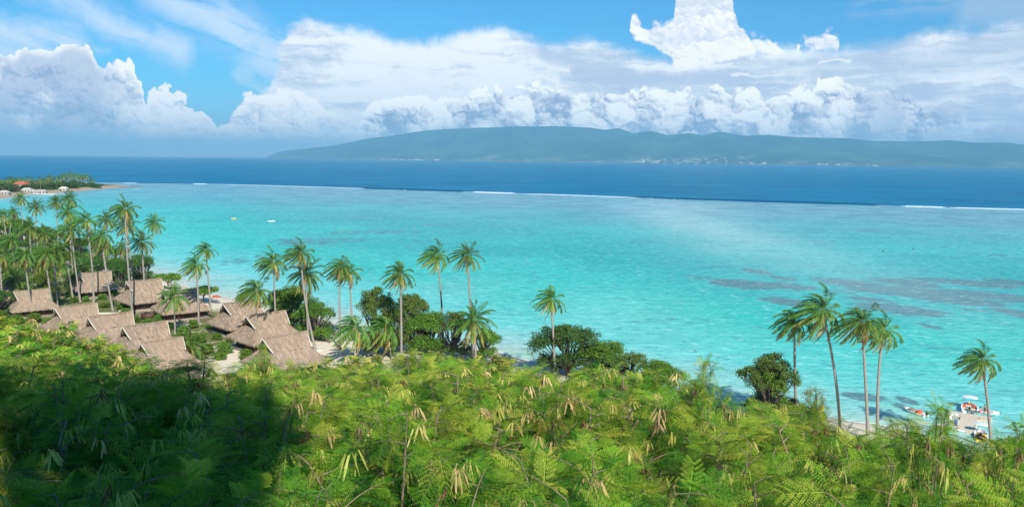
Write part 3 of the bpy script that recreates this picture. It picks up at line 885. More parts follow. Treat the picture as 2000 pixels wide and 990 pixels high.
PALMS = [
    (866, 682, 854, 498, 'tallest coconut palm with windswept crown, left one of the pair over mid lagoon', GP, 1, 1.0, .2),
    (923, 716, 912, 498, 'tall slim coconut palm behind the low bushy palm, right of the windswept pair', GP, 2, .86, .1),
    (930, 722, 926, 624, 'short full coconut palm standing in front of the taller slim trunk', GP, 5, 1.18, .0),
    (784, 711, 781, 534, 'straight coconut palm with swept crown before the dry beach tree', GP, 0, .92, .1),
    (688, 664, 681, 530, 'right palm of the close pair left of the dry beach tree', GP, 1, .95, .1),
    (664, 682, 664, 522, 'left palm of the close pair left of the dry beach tree', GP, 3, .95, .0),
    (693, 710, 693, 640, 'short drooping palm on the white sand with yellow green fronds', GP, 3, 1.2, .0),
    (765, 700, 753, 640, 'short drooping palm with dark leaning trunk beside the dry tree', GP, 3, 1.25, .3),
    (540, 664, 533, 511, 'tall palm whose crown shadow falls on the hut roof', GP, 1, 1.1, -.1),
    (603, 672, 598, 533, 'palm in front of the large round beach tree, wide open crown', GP, 5, 1.1, .0),
    (617, 684, 587, 494, 'palm leaning left behind the open crowned palm, higher crown', GP, 1, 1.0, -.4),
    (412, 606, 402, 487, 'slim palm rising from the beach behind the umbrella tree, topmost of two', GP, 0, .85, .0),
    (388, 634, 382, 517, 'lower of the two palms rising before the bay, left of the slim one', GP, 1, 1.0, .1),
    (342, 655, 340, 578, 'small palm standing before the hut with the broad thatch', GG, 2, 1.0, .0),
    (500, 686, 501, 567, 'palm with drooping crown in front of the paired thatched huts', GG, 3, 1.1, .0),
    (1084, 732, 1076, 583, 'lone coconut palm beside the dark green round tree', GP, 0, .88, .1),
    (1557, 811, 1552, 626, 'leftmost coconut palm of the four standing at the right shore', GP, 3, .92, .0),
    (1643, 827, 1607, 606, 'largest coconut palm of the four at the right shore, trunk leaning left', GP, 1, 1.2, .3),
    (1696, 850, 1683, 628, 'third palm of the four at the right shore, golden lower fronds', GP, 3, 1.08, .1),
    (1715, 838, 1724, 645, 'rightmost palm of the four at the right shore, trunk bent', GP, 1, 1.0, -.5),
    (1940, 852, 1918, 703, 'lone coconut palm leaning over the cream pontoon', GP, 1, .9, .5),
    (285, 556, 301, 435, 'outermost palm of the grove leaning out over the bay', GG, 2, .95, -.2),
    (260, 622, 244, 408, 'very tall palm with crown above its neighbour at the bay edge of the grove', GG, 1, 1.05, .1),
    (258, 592, 247, 438, 'palm just under the highest crown at the bay edge of the grove', GG, 0, 1.1, .1),
    (286, 600, 277, 472, 'palm standing beside the hut nearest the dark round tree', GG, 2, .95, .1),
    (214, 545, 207, 427, 'palm with bright crown between the two tall palms of the grove', GG, 5, .95, .0),
    (221, 607, 198, 462, 'palm leaning left behind the hut with dark open side', GG, 3, 1.0, -.2),
    (183, 594, 167, 430, 'tall palm with pale trunk crossing the hut roof, windswept crown', GG, 1, 1.1, .1),
    (142, 520, 136, 388, 'highest palm of the trio over the middle of the grove', GG, 2, 1.0, .0),
    (114, 515, 110, 394, 'left palm of the trio over the middle of the grove', GG, 0, .95, .0),
    (144, 545, 133, 413, 'lower palm of the trio over the middle of the grove', GG, 5, 1.05, .0),
    (157, 590, 138, 447, 'palm with slanting pale trunk left of the hut roof', GG, 1, 1.1, -.2),
    (77, 510, 70, 402, 'palm with wide dark crown before the headland houses', GG, 5, 1.0, .0),
    (44, 480, 41, 388, 'palm with dark crown beside the wide dark crown at the far left', GG, 0, 1.05, .0),
    (64, 566, 56, 443, 'palm with yellow green fronds above the dark thicket at left', GG, 2, 1.0, .0),
    (105, 616, 88, 497, 'palm with long pale trunk left of the paired trunks', GG, 3, 1.1, -.2),
    (114, 598, 106, 488, 'palm whose trunk runs close beside the long pale trunk', GG, 4, 1.1, -.1),
    (64, 620, 47, 498, 'leftmost palm with long pale trunk before the hut in shade', GG, 3, 1.0, -.2),
    (144, 590, 126, 485, 'thin palm leaning left of the shaded hut', GG, 4, 1.0, -.1),
    (229, 547, 238, 485, 'palm with short leaning trunk under the dark round tree', GG, 3, 1.1, .3),
    (34, 594, 31, 548, 'low bushy palm with yellow green fronds at the left edge', GG, 5, 1.2, .0),
    (16, 575, 8, 529, 'low palm cut by the left frame edge', GG, 3, 1.1, .0),
    (22, 500, 6, 420, 'palm leaning at the left frame edge over the bay', GG, 0, 1.0, .0),
    (14, 480, 25, 414, 'palm leaning right beside the one at the left frame edge', GG, 3, 1.0, .0),
    (214, 562, 201, 480, 'mid height palm filling the gap left of the dark round tree', GG, 4, 1.0, .0),
    (168, 565, 163, 520, 'low palm behind the hut with the dark open side', GG, 5, 1.1, .0),
    (30, 540, 22, 468, 'palm half hidden in the thicket near the left edge', GG, 4, 1.0, .0),
    (95, 540, 84, 455, 'palm half hidden between the trio and the pale trunks', GG, 2, 1.0, .0),
    (185, 540, 178, 462, 'palm half hidden behind the windswept crown', GG, 4, 1.0, .0),
    (8, 610, 2, 500, 'palm trunk and crown just inside the left frame edge', GG, 1, 1.1, .0),
    (124, 560, 116, 520, 'low palm with spreading fronds deep in the grove', GG, 5, 1.0, .0),
    (70, 570, 74, 505, 'low palm with dark fronds behind the leftmost trunk', GG, 5, 1.0, .0),
    (386, 706, 368, 668, 'young palm standing in shade below the huts', GG, 5, 1.1, .0),
]
for bx, by, cx, cy, lb, gr, v, s, bow in PALMS:
    palm(bx, by, cx, cy, lb, gr, v, s, bow)
# palms on the headland
rng_h = random.Random(8)
hp = []
for i in range(46):
    x = -20 + i * 4.7 + rng_h.uniform(-3, 3)
    if x > 186: continue
    top = np.interp(x, [-20, 80, 110, 155, 170, 190], [352, 348, 343, 338, 345, 357]) + rng_h.uniform(-1, 9)
    yb = np.interp(x, [-20, 50, 190], [379, 374, 366]) - rng_h.uniform(0, 5)
    palm(x + rng_h.uniform(-1, 1), yb, x, top, 'slender palm among the trees of the far headland', 'palms on the far headland', None, 1.15, 0, True, 1.0, rng_h)

# ------------------------------------------------------------------ broadleaved trees
def blob_tree(seed, blobs, nleaf, leaf, trunk_h, stops_mat, limb_r=0.22, sparse=0.0, tone=(0.1, 0.9)):
    """crown of leaf faces on irregular clumps, plus trunk and limbs to each clump. blobs: (x,y,z,rx,rz)"""
    rng = np.random.RandomState(seed)
    sub = []
    for (x, y, z, rx, rz) in blobs:
        n = max(8, int(14 * (rx * rx) / 2.2))
        dirs = nrm(rng.normal(size=(n, 3)))
        dirs[:, 2] = np.where(dirs[:, 2] < -0.35, -dirs[:, 2], dirs[:, 2])
        cen = np.array([x, y, z]) + dirs * np.array([rx, rx, rz]) * rng.uniform(.55, .98, (n, 1))
        r_ = rng.uniform(.22, .5, n) * min(rx, 2.0)
        sub.append(np.concatenate([cen, r_[:, None], rng.uniform(-.18, .18, (n, 1))], 1))
    sub = np.concatenate(sub)
    if sparse:
        sub = sub[rng.rand(len(sub)) > sparse]
    wts = sub[:, 3] ** 2
    k = rng.choice(len(sub), nleaf, p=wts / wts.sum())
    d = nrm(rng.normal(size=(nleaf, 3)) + np.array([0, 0, 0.35]))
    rr = sub[k, 3] * rng.uniform(.35, 1.12, nleaf) 
    c = sub[k, :3] + d * rr[:, None] * np.array([1, 1, 0.72])
    ld = nrm(d * 0.7 + rng.normal(0, .7, (nleaf, 3)) + np.array([0, 0, -.25]))
    nn = nrm(d + np.array([0, 0, .8]) + rng.normal(0, .45, (nleaf, 3)))
    sd_ = nrm(np.cross(ld, nn))
    q = rhombs(c, ld, sd_, leaf * rng.uniform(.7, 1.4, nleaf), leaf * .62 * rng.uniform(.8, 1.2, nleaf), .55)
    t = np.clip(tone[0] + (tone[1] - tone[0]) * rng.rand(nleaf) * .6 + sub[k, 4] + .2, 0, 1)
    fol = qmesh('crown', q, stops_mat, t)
    paths = []
    top = np.array([0, 0, trunk_h])
    paths.append(([(0, 0, -0.4), (0.08, 0, trunk_h * .5), tuple(top)], [limb_r * 1.5, limb_r * 1.1, limb_r]))
    for (x, y, z, rx, rz) in blobs:
        e = np.array([x, y, z])
        m_ = top * .5 + e * .5 + rng.normal(0, .3, 3) - np.array([0, 0, .15 * rx])
        paths.append(([tuple(top - [0, 0, .3]), tuple(m_), tuple(e)], [limb_r * .75, limb_r * .5, limb_r * .3]))
        for _ in range(4):
            f = e + nrm(rng.normal(size=(1, 3)))[0] * np.array([rx, rx, rz]) * .85
            paths.append(([tuple(m_), tuple((e + f) / 2), tuple(f)], [limb_r * .35, limb_r * .2, limb_r * .06]))
    vs, fs = tubes(paths, 6)
    tr = mesh_np('trunk', vs, fs, (M_BARK,), True)
    return tr, fol
M_ALMOND = leaf_mat('beach_almond_leaves', [(0, (0.035, 0.10, 0.015)), (.4, (0.085, 0.19, 0.022)), (.8, (0.17, 0.27, 0.03)), (1, (0.28, 0.31, 0.045))], .2, .4, .5, .3)
M_DRYT = leaf_mat('thin_olive_leaves', [(0, (0.05, 0.10, 0.02)), (.5, (0.10, 0.165, 0.03)), (.85, (0.18, 0.22, 0.05)), (1, (0.30, 0.24, 0.10))], .2, .6, .5, .3)
M_DARK = leaf_mat('deep_green_leaves', [(0, (0.024, 0.075, 0.018)), (.5, (0.055, 0.14, 0.028)), (1, (0.13, 0.22, 0.04))], .15, .5, .3, .3)
M_SCRUB = leaf_mat('scrub_leaves', [(0, (0.07, 0.12, 0.018)), (.4, (0.14, 0.19, 0.03)), (.75, (0.24, 0.25, 0.06)), (1, (0.40, 0.30, 0.17))], .2, .6, .5, .35)
rt = random.Random(77)
def rblobs(seed, n, R_, H, r0, r1, flat=.7, base=.35):
    r = random.Random(seed)
    o = []
    for i in range(n):
        a = i * 2.4 + r.uniform(-.4, .4)
        q = R_ * math.sqrt((i + .4) / n) * .72
        rr = r.uniform(r0, r1)
        z = H * base + (H - rr * flat - H * base) * (1 - (q / R_) ** 2 * .75) * r.uniform(.8, 1)
        o.append((q * math.cos(a), q * math.sin(a), z, rr, rr * flat))
    for i in range(int(n * 1.1)):              # skirt of low boughs
        a = i * 6.283 / int(n * 1.1) + r.uniform(-.3, .3)
        rr = r.uniform(r0, r1) * .85
        q = R_ - rr * r.uniform(.9, 1.3)
        o.append((q * math.cos(a), q * math.sin(a), H * r.uniform(.10, .36), rr, rr * .75))
    return o
TREES = {
    'round': [blob_tree(s, rblobs(s, 14, 4.5, 8.2, .9, 2.2, .8, .30), 19000, .26, 1.5, M_ALMOND, sparse=.14) for s in (1, 2)],
    'dark': [blob_tree(s, rblobs(s, 14, 4.8, 8.8, .9, 2.3, .8, .25), 18000, .26, 1.5, M_DARK, sparse=.12) for s in (3, 4)],
    'dry': [blob_tree(s, rblobs(s, 13, 3.8, 8.5, .9, 1.5, .8, .3), 14000, .22, 1.8, M_DRYT, sparse=.2) for s in (5, 6)],
    'flat': [blob_tree(7, [(0, 0, 2.6, 1.6, .35), (1.7, .3, 2.4, 1.4, .3), (-1.6, .2, 2.5, 1.4, .3), (.2, 1.6, 2.5, 1.3, .3), (.1, -1.5, 2.4, 1.4, .3)], 5200, .26, 1.7, M_ALMOND, .12)],
    'bush': [blob_tree(s, rblobs(s, 7, 1.6, 2.2, .6, 1.0, .8, .30), 3400, .20, .5, M_SCRUB, .07) for s in (8, 9)],
    'gbush': [blob_tree(s, rblobs(s, 7, 1.5, 2.0, .6, 1.0, .8, .28), 3000, .22, .5, M_ALMOND, .07) for s in (10,)],
    'bare': [blob_tree(31, rblobs(31, 9, 2.4, 4.2, .6, 1.1, .8, .2), 1300, .16, .6, M_SCRUB, .09, sparse=.3)],
    'far': [blob_tree(s, rblobs(s, 8, 5.0, 8.0, 1.8, 2.6, .8, .2), 1800, .9, 1.5, M_DARK) for s in (12,)] + [blob_tree(13, rblobs(13, 8, 6.0, 7.0, 1.8, 2.6, .7, .3), 1700, .9, 2.5, leaf_mat('rusty_canopy', [(0, (.10, .09, .04)), (1, (.20, .15, .08))], .1))],
}
def tree(kind, px, py, wpx, toppx, label, group, name='broadleaf_tree', cat='tree', v=0, z0=None):
    """tree with its foot at photo point px,py, crown about wpx wide, top at row toppx"""
    b = at(px, py, 1.9 if z0 is None else z0)
    if z0 is None:
        b.z = gz(b.x, b.y)
    W = wpx / F * b.y
    d = ray(px, toppx)
    H = CAMZ + d.z * (b.y / d.y) - b.z
    root = bpy.data.objects.new(name, None)
    root.location = b
    link(root)
    tag(root, label, cat, group)
    pr = TREES[kind][v % len(TREES[kind])]
    ref = {'round': (9.2, 8.2), 'dark': (10., 8.7), 'dry': (8.2, 8.7), 'flat': (5.6, 3.0), 'bush': (4.0, 2.5), 'gbush': (3.8, 2.3), 'bare': (5.2, 4.4), 'far': (12, 8.2)}[kind]
    a = rt.uniform(0, 6.28)
    for nm, me in (('trunk', pr[0]), ('crown', pr[1])):
        o = obj(nm, me, root)
        o.rotation_euler = (0, 0, a)
        o.scale = (W / ref[0], W / ref[0], H / ref[1])
    return root
BT = 'broadleaved trees along the beach'
for a in [
    ('round', 572, 640, 108, 556, 'large round beach tree behind the palms, its left half nearest the huts', BT),
    ('round', 615, 664, 88, 585, 'round beach tree standing on white sand, right of its larger twin', BT, 1),
    ('round', 545, 622, 60, 575, 'smaller round tree tucked behind the left of the large beach tree', BT, 1),
    ('dry', 735, 690, 98, 556, 'tall thin leaved tree with bare upper twigs and olive foliage', BT),
    ('dry', 800, 686, 104, 566, 'olive green beach tree behind the straight palm', BT, 1),
    ('dry', 768, 690, 80, 600, 'lower olive tree filling the gap behind the short drooping palm', BT, 1),
    ('round', 838, 690, 96, 604, 'rounded tree just left of the tallest palm trunk', BT, 1),
    ('dry', 885, 694, 100, 606, 'olive tree between the tallest palm and the short full palm', BT),
    ('round', 944, 706, 62, 638, 'small dark tree at the waterline behind the short full palm', BT),
    ('dark', 1110, 724, 150, 628, 'large dark green tree beside the lone palm', BT),
    ('round', 1180, 730, 112, 662, 'bright green tree joining the right side of the large dark tree', BT, 1),
    ('dry', 1228, 742, 106, 684, 'yellow green tree spreading right of the bright green tree', BT, 1),
    ('round', 1280, 762, 100, 702, 'small tree leaning over the sand with pale open underside', BT),
    ('dry', 1504, 806, 136, 686, 'light green tree with open twiggy top left of the four palms', BT, 0),
    ('round', 1500, 808, 90, 716, 'denser tree filling the lower half of the light green tree', BT, 1),
    ('bare', 1590, 822, 66, 742, 'bare twiggy grey bush with few leaves right of the light green tree', BT),
    ('dark', 275, 560, 66, 492, 'dark round tree at the edge of the bay', BT),
    ('dark', 238, 560, 56, 505, 'dark tree left of the round tree at the bay edge', BT, 1),
    ('flat', 328, 560, 54, 537, 'flat topped umbrella tree on the beach behind the huts', BT),
    ('flat', 398, 590, 56, 562, 'flat topped umbrella tree with terrace beneath, nearer the palms', BT),
    ('gbush', 378, 640, 26, 622, 'round clipped green bush beside the broad thatched hut', 'garden bushes round the huts'),
    ('gbush', 470, 586, 26, 570, 'low leafy bush on the beach behind the paired huts', 'garden bushes round the huts'),
]:
    tree(*a[:7], v=a[7] if len(a) > 7 else 0)
# grove thicket at left
fr = random.Random(21)
GT = []
for i, (x, y, w, t) in enumerate([(10, 470, 60, 432), (50, 480, 66, 440), (100, 490, 60, 446), (150, 505, 60, 462), (200, 520, 56, 476), (20, 515, 70, 462), (75, 530, 66, 480), (130, 535, 64, 484),
                                  (180, 545, 56, 494), (228, 548, 50, 500), (-20, 560, 70, 500), (30, 572, 64, 515), (90, 578, 56, 528), (0, 620, 60, 560), (140, 565, 40, 530), (35, 455, 50, 425), (85, 462, 40, 440)]):
    GT.append(('dark' if i % 3 else 'round', x, y, w, t, ('dark' if i % 3 else 'brighter') + ' grove tree ' + ('far back' if y < 500 else 'midway' if y < 550 else 'in front') + ' by ' + near(x)))
for i, (q, lb) in enumerate(zip(GT, ordinal_labels([(g_[1], g_[5]) for g_ in GT]))):
    tree(*q[:5], lb, 'trees crowded in the palm grove', v=i)
# shrubs and scrub between the hill and the sand
SBL = []
SB = 'scrub along the top of the beach'
for i, (x, y, w, t, k) in enumerate([(930, 742, 60, 700, 'bush'), (975, 742, 76, 686, 'bush'), (1030, 748, 60, 716, 'bush'), (1070, 752, 60, 722, 'bush'), (880, 728, 60, 690, 'bush'), (845, 720, 60, 680, 'bush'), (800, 722, 50, 692, 'bush'),
                                   (1140, 750, 60, 716, 'bush'), (1190, 755, 60, 712, 'bush'), (1240, 768, 60, 722, 'bush'), (1275, 778, 50, 744, 'bush'), (1370, 800, 60, 760, 'bush'), (1340, 794, 40, 756, 'bush'),
                                   (1480, 812, 60, 776, 'bush'), (1560, 822, 60, 782, 'bush'), (1590, 826, 50, 792, 'bush'), (1850, 880, 70, 852, 'bush'), (1960, 890, 80, 846, 'bush'), (2000, 900, 60, 838, 'gbush'),
                                   (735, 712, 40, 692, 'bush'), (560, 702, 50, 684, 'bush'), (620, 708, 60, 690, 'bush'), (480, 700, 40, 680, 'gbush'), (440, 690, 40, 664, 'gbush'), (330, 700, 50, 676, 'gbush')]):
    SBL.append((k, x, y, w, t, ('olive scrub bush' if k == 'bush' else 'leafy green bush') + ' below ' + near(x)))
for i, (q, lb) in enumerate(zip(SBL, ordinal_labels([(g_[1], g_[5]) for g_ in SBL]))):
    k = q[0]
    tree(*q[:5], lb, (SB if k == 'bush' else 'leafy bushes at the foot of the hill'), 'scrub_bush' if k == 'bush' else 'leafy_bush', 'bush', v=i)
# garden planting by the huts
GB = []
for i, (x, y, w, t) in enumerate([(145, 590, 22, 578), (168, 588, 18, 577), (205, 600, 30, 590), (240, 603, 34, 592), (222, 578, 22, 562), (265, 628, 30, 616), (290, 634, 30, 620), (330, 640, 22, 628), (425, 662, 26, 648), (400, 612, 20, 600), (372, 700, 40, 678), (110, 592, 20, 578), (25, 606, 34, 588), (120, 612, 34, 596), (95, 600, 26, 584), (168, 604, 26, 590), (200, 585, 24, 572), (245, 612, 24, 600), (310, 628, 24, 612), (318, 650, 24, 636), (358, 655, 34, 634), (392, 668, 30, 650), (370, 680, 34, 660), (405, 690, 36, 668), (450, 668, 24, 654), (225, 634, 20, 622), (410, 640, 26, 624), (348, 700, 40, 676), (430, 702, 36, 684), (138, 578, 24, 566), (-5, 628, 50, 604), (30, 632, 44, 612), (66, 628, 40, 610), (100, 640, 44, 618), (10, 645, 44, 624), (135, 632, 30, 618), (255, 590, 24, 578), (180, 578, 22, 566), (70, 592, 26, 578)]):
    GB.append((x, y, w, t, 'low green garden bush planted by ' + near(x)))
for i, (q, lb) in enumerate(zip(GB, ordinal_labels([(g_[0], g_[4]) for g_ in GB]))):
    tree('gbush', *q[:4], lb, 'garden bushes between the huts', 'garden_bush', 'bush', v=i)
# headland trees
for i in range(34):
    x = -30 + i * 6.7 + fr.uniform(-3, 3)
    yb = np.interp(x, [-20, 50, 190, 205], [380, 374, 368, 367]) - fr.uniform(0, 6)
    tp = np.interp(x, [-20, 80, 110, 155, 175, 200], [356, 354, 352, 352, 354, 366]) + fr.uniform(-1, 6)
    rusty = x < 34 and i % 2 == 0
    tree('far', x, yb, 26, min(tp, yb - 4), 'rust brown crowned tree on the far headland' if rusty else 'dark green tree on the far headland', 'rust brown trees on the headland' if rusty else 'green trees on the headland', v=1 if rusty else 0, z0=1.0)
# ------------------------------------------------------------------ hillside thicket
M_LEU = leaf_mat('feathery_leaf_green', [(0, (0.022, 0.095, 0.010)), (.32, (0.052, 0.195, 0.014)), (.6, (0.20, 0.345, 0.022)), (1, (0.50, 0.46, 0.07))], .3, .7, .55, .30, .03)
M_POD = leaf_mat('hanging_seed_pods', [(0, (0.34, 0.38, 0.07)), (.5, (0.55, 0.47, 0.14)), (.78, (0.52, 0.36, 0.17)), (.82, (0.15, 0.080, 0.045)), (1, (0.24, 0.14, 0.08))], .2, .45, 3.0, .2)
def leaf_template(lod):
    qs = []
    Lr = 0.20
    n = 6
    for i in range(n):
        u = (i + 1.2) / (n + 0.4)
        b = np.array([Lr * u, 0, -0.13 * u * u])
        pl = 0.082 * (0.75 + 0.5 * math.sin(u * 3.0)) 
        for sg in (-1, 1):
            d = nrm(np.array([0.45 + .25 * u, sg * 0.85, -0.22 - .25 * u]))
            if lod == 0:
                m_ = 7
                t = (np.arange(m_) + 0.8) / m_
                pts = b + d * (t * pl)[:, None] + np.array([0, 0, -1.0]) * (0.02 * t * t)[:, None]
                perp = nrm(np.cross(d, [0, 0, 1.0]))
                for s2 in (-1, 1):
                    ld = nrm(d * 0.45 + perp * s2 * 0.9 + np.array([0, 0, -.05]))
                    LD = np.tile(ld, (m_, 1))
                    qs.append(rhombs(pts, LD, np.tile(nrm(d * .9 - perp * s2 * .3), (m_, 1)), 0.0135 * (1.1 - .45 * np.abs(t - .45)), 0.0080, .5))
            else:
                side = nrm(np.cross(d, np.array([0.1, 0, 1.0])))
                qs.append(rhombs(b[None], d[None], side[None], pl * 1.12, 0.024, .5))
    # rachis
    qs.append(np.array([[[0, -.003, 0], [0, .003, 0], [Lr, .0015, -.13], [Lr, -.0015, -.13]]]))
    return np.concatenate(qs)
TPL = [leaf_template(0), leaf_template(1), leaf_template(0)]
def shrub_mesh(seed, lod, R_=1.25, H=2.3, ns=9, nb=7, nl=8, npod=13, shoots=2):
    rng = np.random.RandomState(seed)
    paths, nodes, frames, tones, podn = [], [], [], [], []
    total = ns + shoots
    for s in range(total):
        shoot = s >= ns
        a = s * 2.4 + rng.uniform(-.5, .5)
        q = (0.15 + 0.85 * math.sqrt((s + .5) / ns)) if not shoot else rng.uniform(.1, .7)
        tip = np.array([math.cos(a) * R_ * q, math.sin(a) * R_ * q, H * (1 - 0.60 * q * q) * rng.uniform(.84, 1.05) * (1.12 if shoot else 1)])
        mid = tip * np.array([.35, .35, .55]) + rng.normal(0, .05, 3)
        t = np.linspace(0, 1, 9)[:, None]
        pts = 2 * t * (1 - t) * mid + t * t * tip
        paths.append((pts, np.linspace(.022, .006, 9) * (1.0 if lod == 0 else 1.6)))
        for b in range(nb if not shoot else 5):
            u = 0.42 + 0.58 * (b + 1) / nb if not shoot else .7 + .3 * (b + 1) / 5
            base = np.array([np.interp(u, t[:, 0], pts[:, c]) for c in range(3)])
            az = rng.uniform(0, 6.283)
            out = nrm(np.array([math.cos(az), math.sin(az), rng.uniform(.15, 1.0)]) + np.array([tip[0], tip[1], 0]) * .5)
            bl = rng.uniform(.28, .62) * (1 if not shoot else .45)
            bt = np.linspace(0, 1, 5)[:, None]
            bp = base + out * bl * bt + np.array([0, 0, -1.0]) * (bt ** 2) * bl * .28
            paths.append((bp, np.linspace(.007, .003, 5) * (1.0 if lod == 0 else 1.6)))
            for l in range(nl):
                v = 0.15 + .85 * (l + rng.rand() * .5) / nl
                p = np.array([np.interp(v, bt[:, 0], bp[:, c]) for c in range(3)])
                la = l * 2.4 + rng.uniform(-.5, .5)
                h1_ = nrm(np.cross(out, [0, 0, 1.0]) + 1e-5); h2_ = np.cross(h1_, out)
                d = nrm(out * (.30 + .4 * v) + h1_ * math.cos(la) * .8 + h2_ * math.sin(la) * .7 + np.array([0, 0, .12]) + rng.normal(0, .22, 3))
                nodes.append(p); frames.append(d)
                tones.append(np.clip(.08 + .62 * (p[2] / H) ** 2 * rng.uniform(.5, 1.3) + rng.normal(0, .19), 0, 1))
        if len(podn) < npod:
            for _ in range(2 + (s % 2) + (lod > 0)):
                ph = rng.uniform(0, 6.283)
                podn.append(tip * np.array([1.0, 1.0, 1.0]) + np.array([math.cos(ph) * rng.uniform(.05, .45) + tip[0] * .1, math.sin(ph) * rng.uniform(.05, .45) + tip[1] * .1, rng.uniform(-.10, .22)]))
    P_ = np.array(nodes); D = np.array(frames)
    Y = nrm(np.cross(np.array([0, 0, 1.0]), D)); Z = np.cross(D, Y)
    roll = rng.normal(0, .55, len(D))[:, None]
    Y2 = Y * np.cos(roll) + Z * np.sin(roll); Z2 = np.cross(D, Y2)
    T = TPL[lod]
    sc_ = rng.uniform(.75, 1.2, len(P_)) * (1.0 if lod != 1 else .85)
    q = (T[None, :, :, 0, None] * D[:, None, None] + T[None, :, :, 1, None] * Y2[:, None, None] + T[None, :, :, 2, None] * Z2[:, None, None]) * sc_[:, None, None, None] + P_[:, None, None]
    n_, k_ = q.shape[:2]
    tone = np.repeat(np.array(tones), k_) + rng.normal(0, .04, n_ * k_)
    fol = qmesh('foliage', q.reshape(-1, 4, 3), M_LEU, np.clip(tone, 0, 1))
    vs, fs = tubes(paths, 4)
    st = mesh_np('stem', vs, fs, (M_STEM,), True)
    pq, pt = [], []
    for c in podn[:npod]:
        k = rng.randint(7, 15)
        br = rng.rand()
        col_ = rng.uniform(.83, 1.0) if br < .16 else rng.uniform(0, .75)
        ang = rng.uniform(0, 6.283, k)
        d = nrm(np.stack([np.cos(ang) * .42, np.sin(ang) * .42, -np.ones(k)], 1) + rng.normal(0, .12, (k, 3)))
        sd_ = nrm(np.cross(d, rng.normal(size=(k, 3))))
        L = rng.uniform(.11, .20, k); W = rng.uniform(.015, .023, k) * (1 if lod == 0 else 1.35)
        b = c + rng.normal(0, .02, (k, 3)) + np.stack([np.cos(ang), np.sin(ang), 0 * ang], 1) * .03
        s_ = strips(b, d, sd_, L, W, .10)
        pq.append(s_); pt.append(np.full(len(s_), col_) + rng.normal(0, .03, len(s_)))
    if lod == 0:
        pods = [(qmesh('pod_cluster', a_, M_POD, np.clip(b_, 0, 1))) for a_, b_ in zip(pq, pt)]
        return st, fol, pods
    # far shrubs: pods are part of the foliage mesh
    fq = np.concatenate([q.reshape(-1, 4, 3)] + pq)
    k1 = n_ * k_
    bpy.data.meshes.remove(fol)
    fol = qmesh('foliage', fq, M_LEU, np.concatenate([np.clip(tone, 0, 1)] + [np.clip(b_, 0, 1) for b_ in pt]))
    fol.materials.append(M_POD)
    mi = np.zeros(len(fq), dtype=np.int32); mi[k1:] = 1
    fol.polygons.foreach_set('material_index', mi)
    return st, fol, []
SHN = [shrub_mesh(100 + i, 0, npod=(20, 7, 28, 14)[i], R_=1.2, ns=13, nb=8, nl=10) for i in range(4)]
SHM = [shrub_mesh(150 + i, 2, npod=(28, 14, 36)[i], R_=1.3, ns=14, nb=8, nl=10) for i in range(3)]
SHF = [shrub_mesh(200 + i, 1, npod=(16, 6, 24, 10)[i], R_=1.3, ns=13, nb=8, nl=10) for i in range(4)]
rs = random.Random(99)
def shrub(x, y, topz, sc_, lab, grp, near, v):
    g0 = gz(x, y)
    h = max(topz - g0, 1.0)
    root = bpy.data.objects.new('feathery_shrub', None)
    root.location = (x, y, g0 - 0.05)
    link(root)
    tag(root, lab, 'shrub', grp)
    pr = {0: SHN, 1: SHM, 2: SHF}[near][v % {0: 4, 1: 3, 2: 4}[near]]
    a = rs.uniform(0, 6.28)
    for nm, me in [('stem', pr[0]), ('foliage', pr[1])] + [('pod_cluster', m2) for m2 in pr[2]]:
        o = obj(nm, me, root)
        o.rotation_euler = (0, 0, a)
        o.scale = (sc_, sc_, h / 2.45)
    return root
PLAN, OUTS = [], []
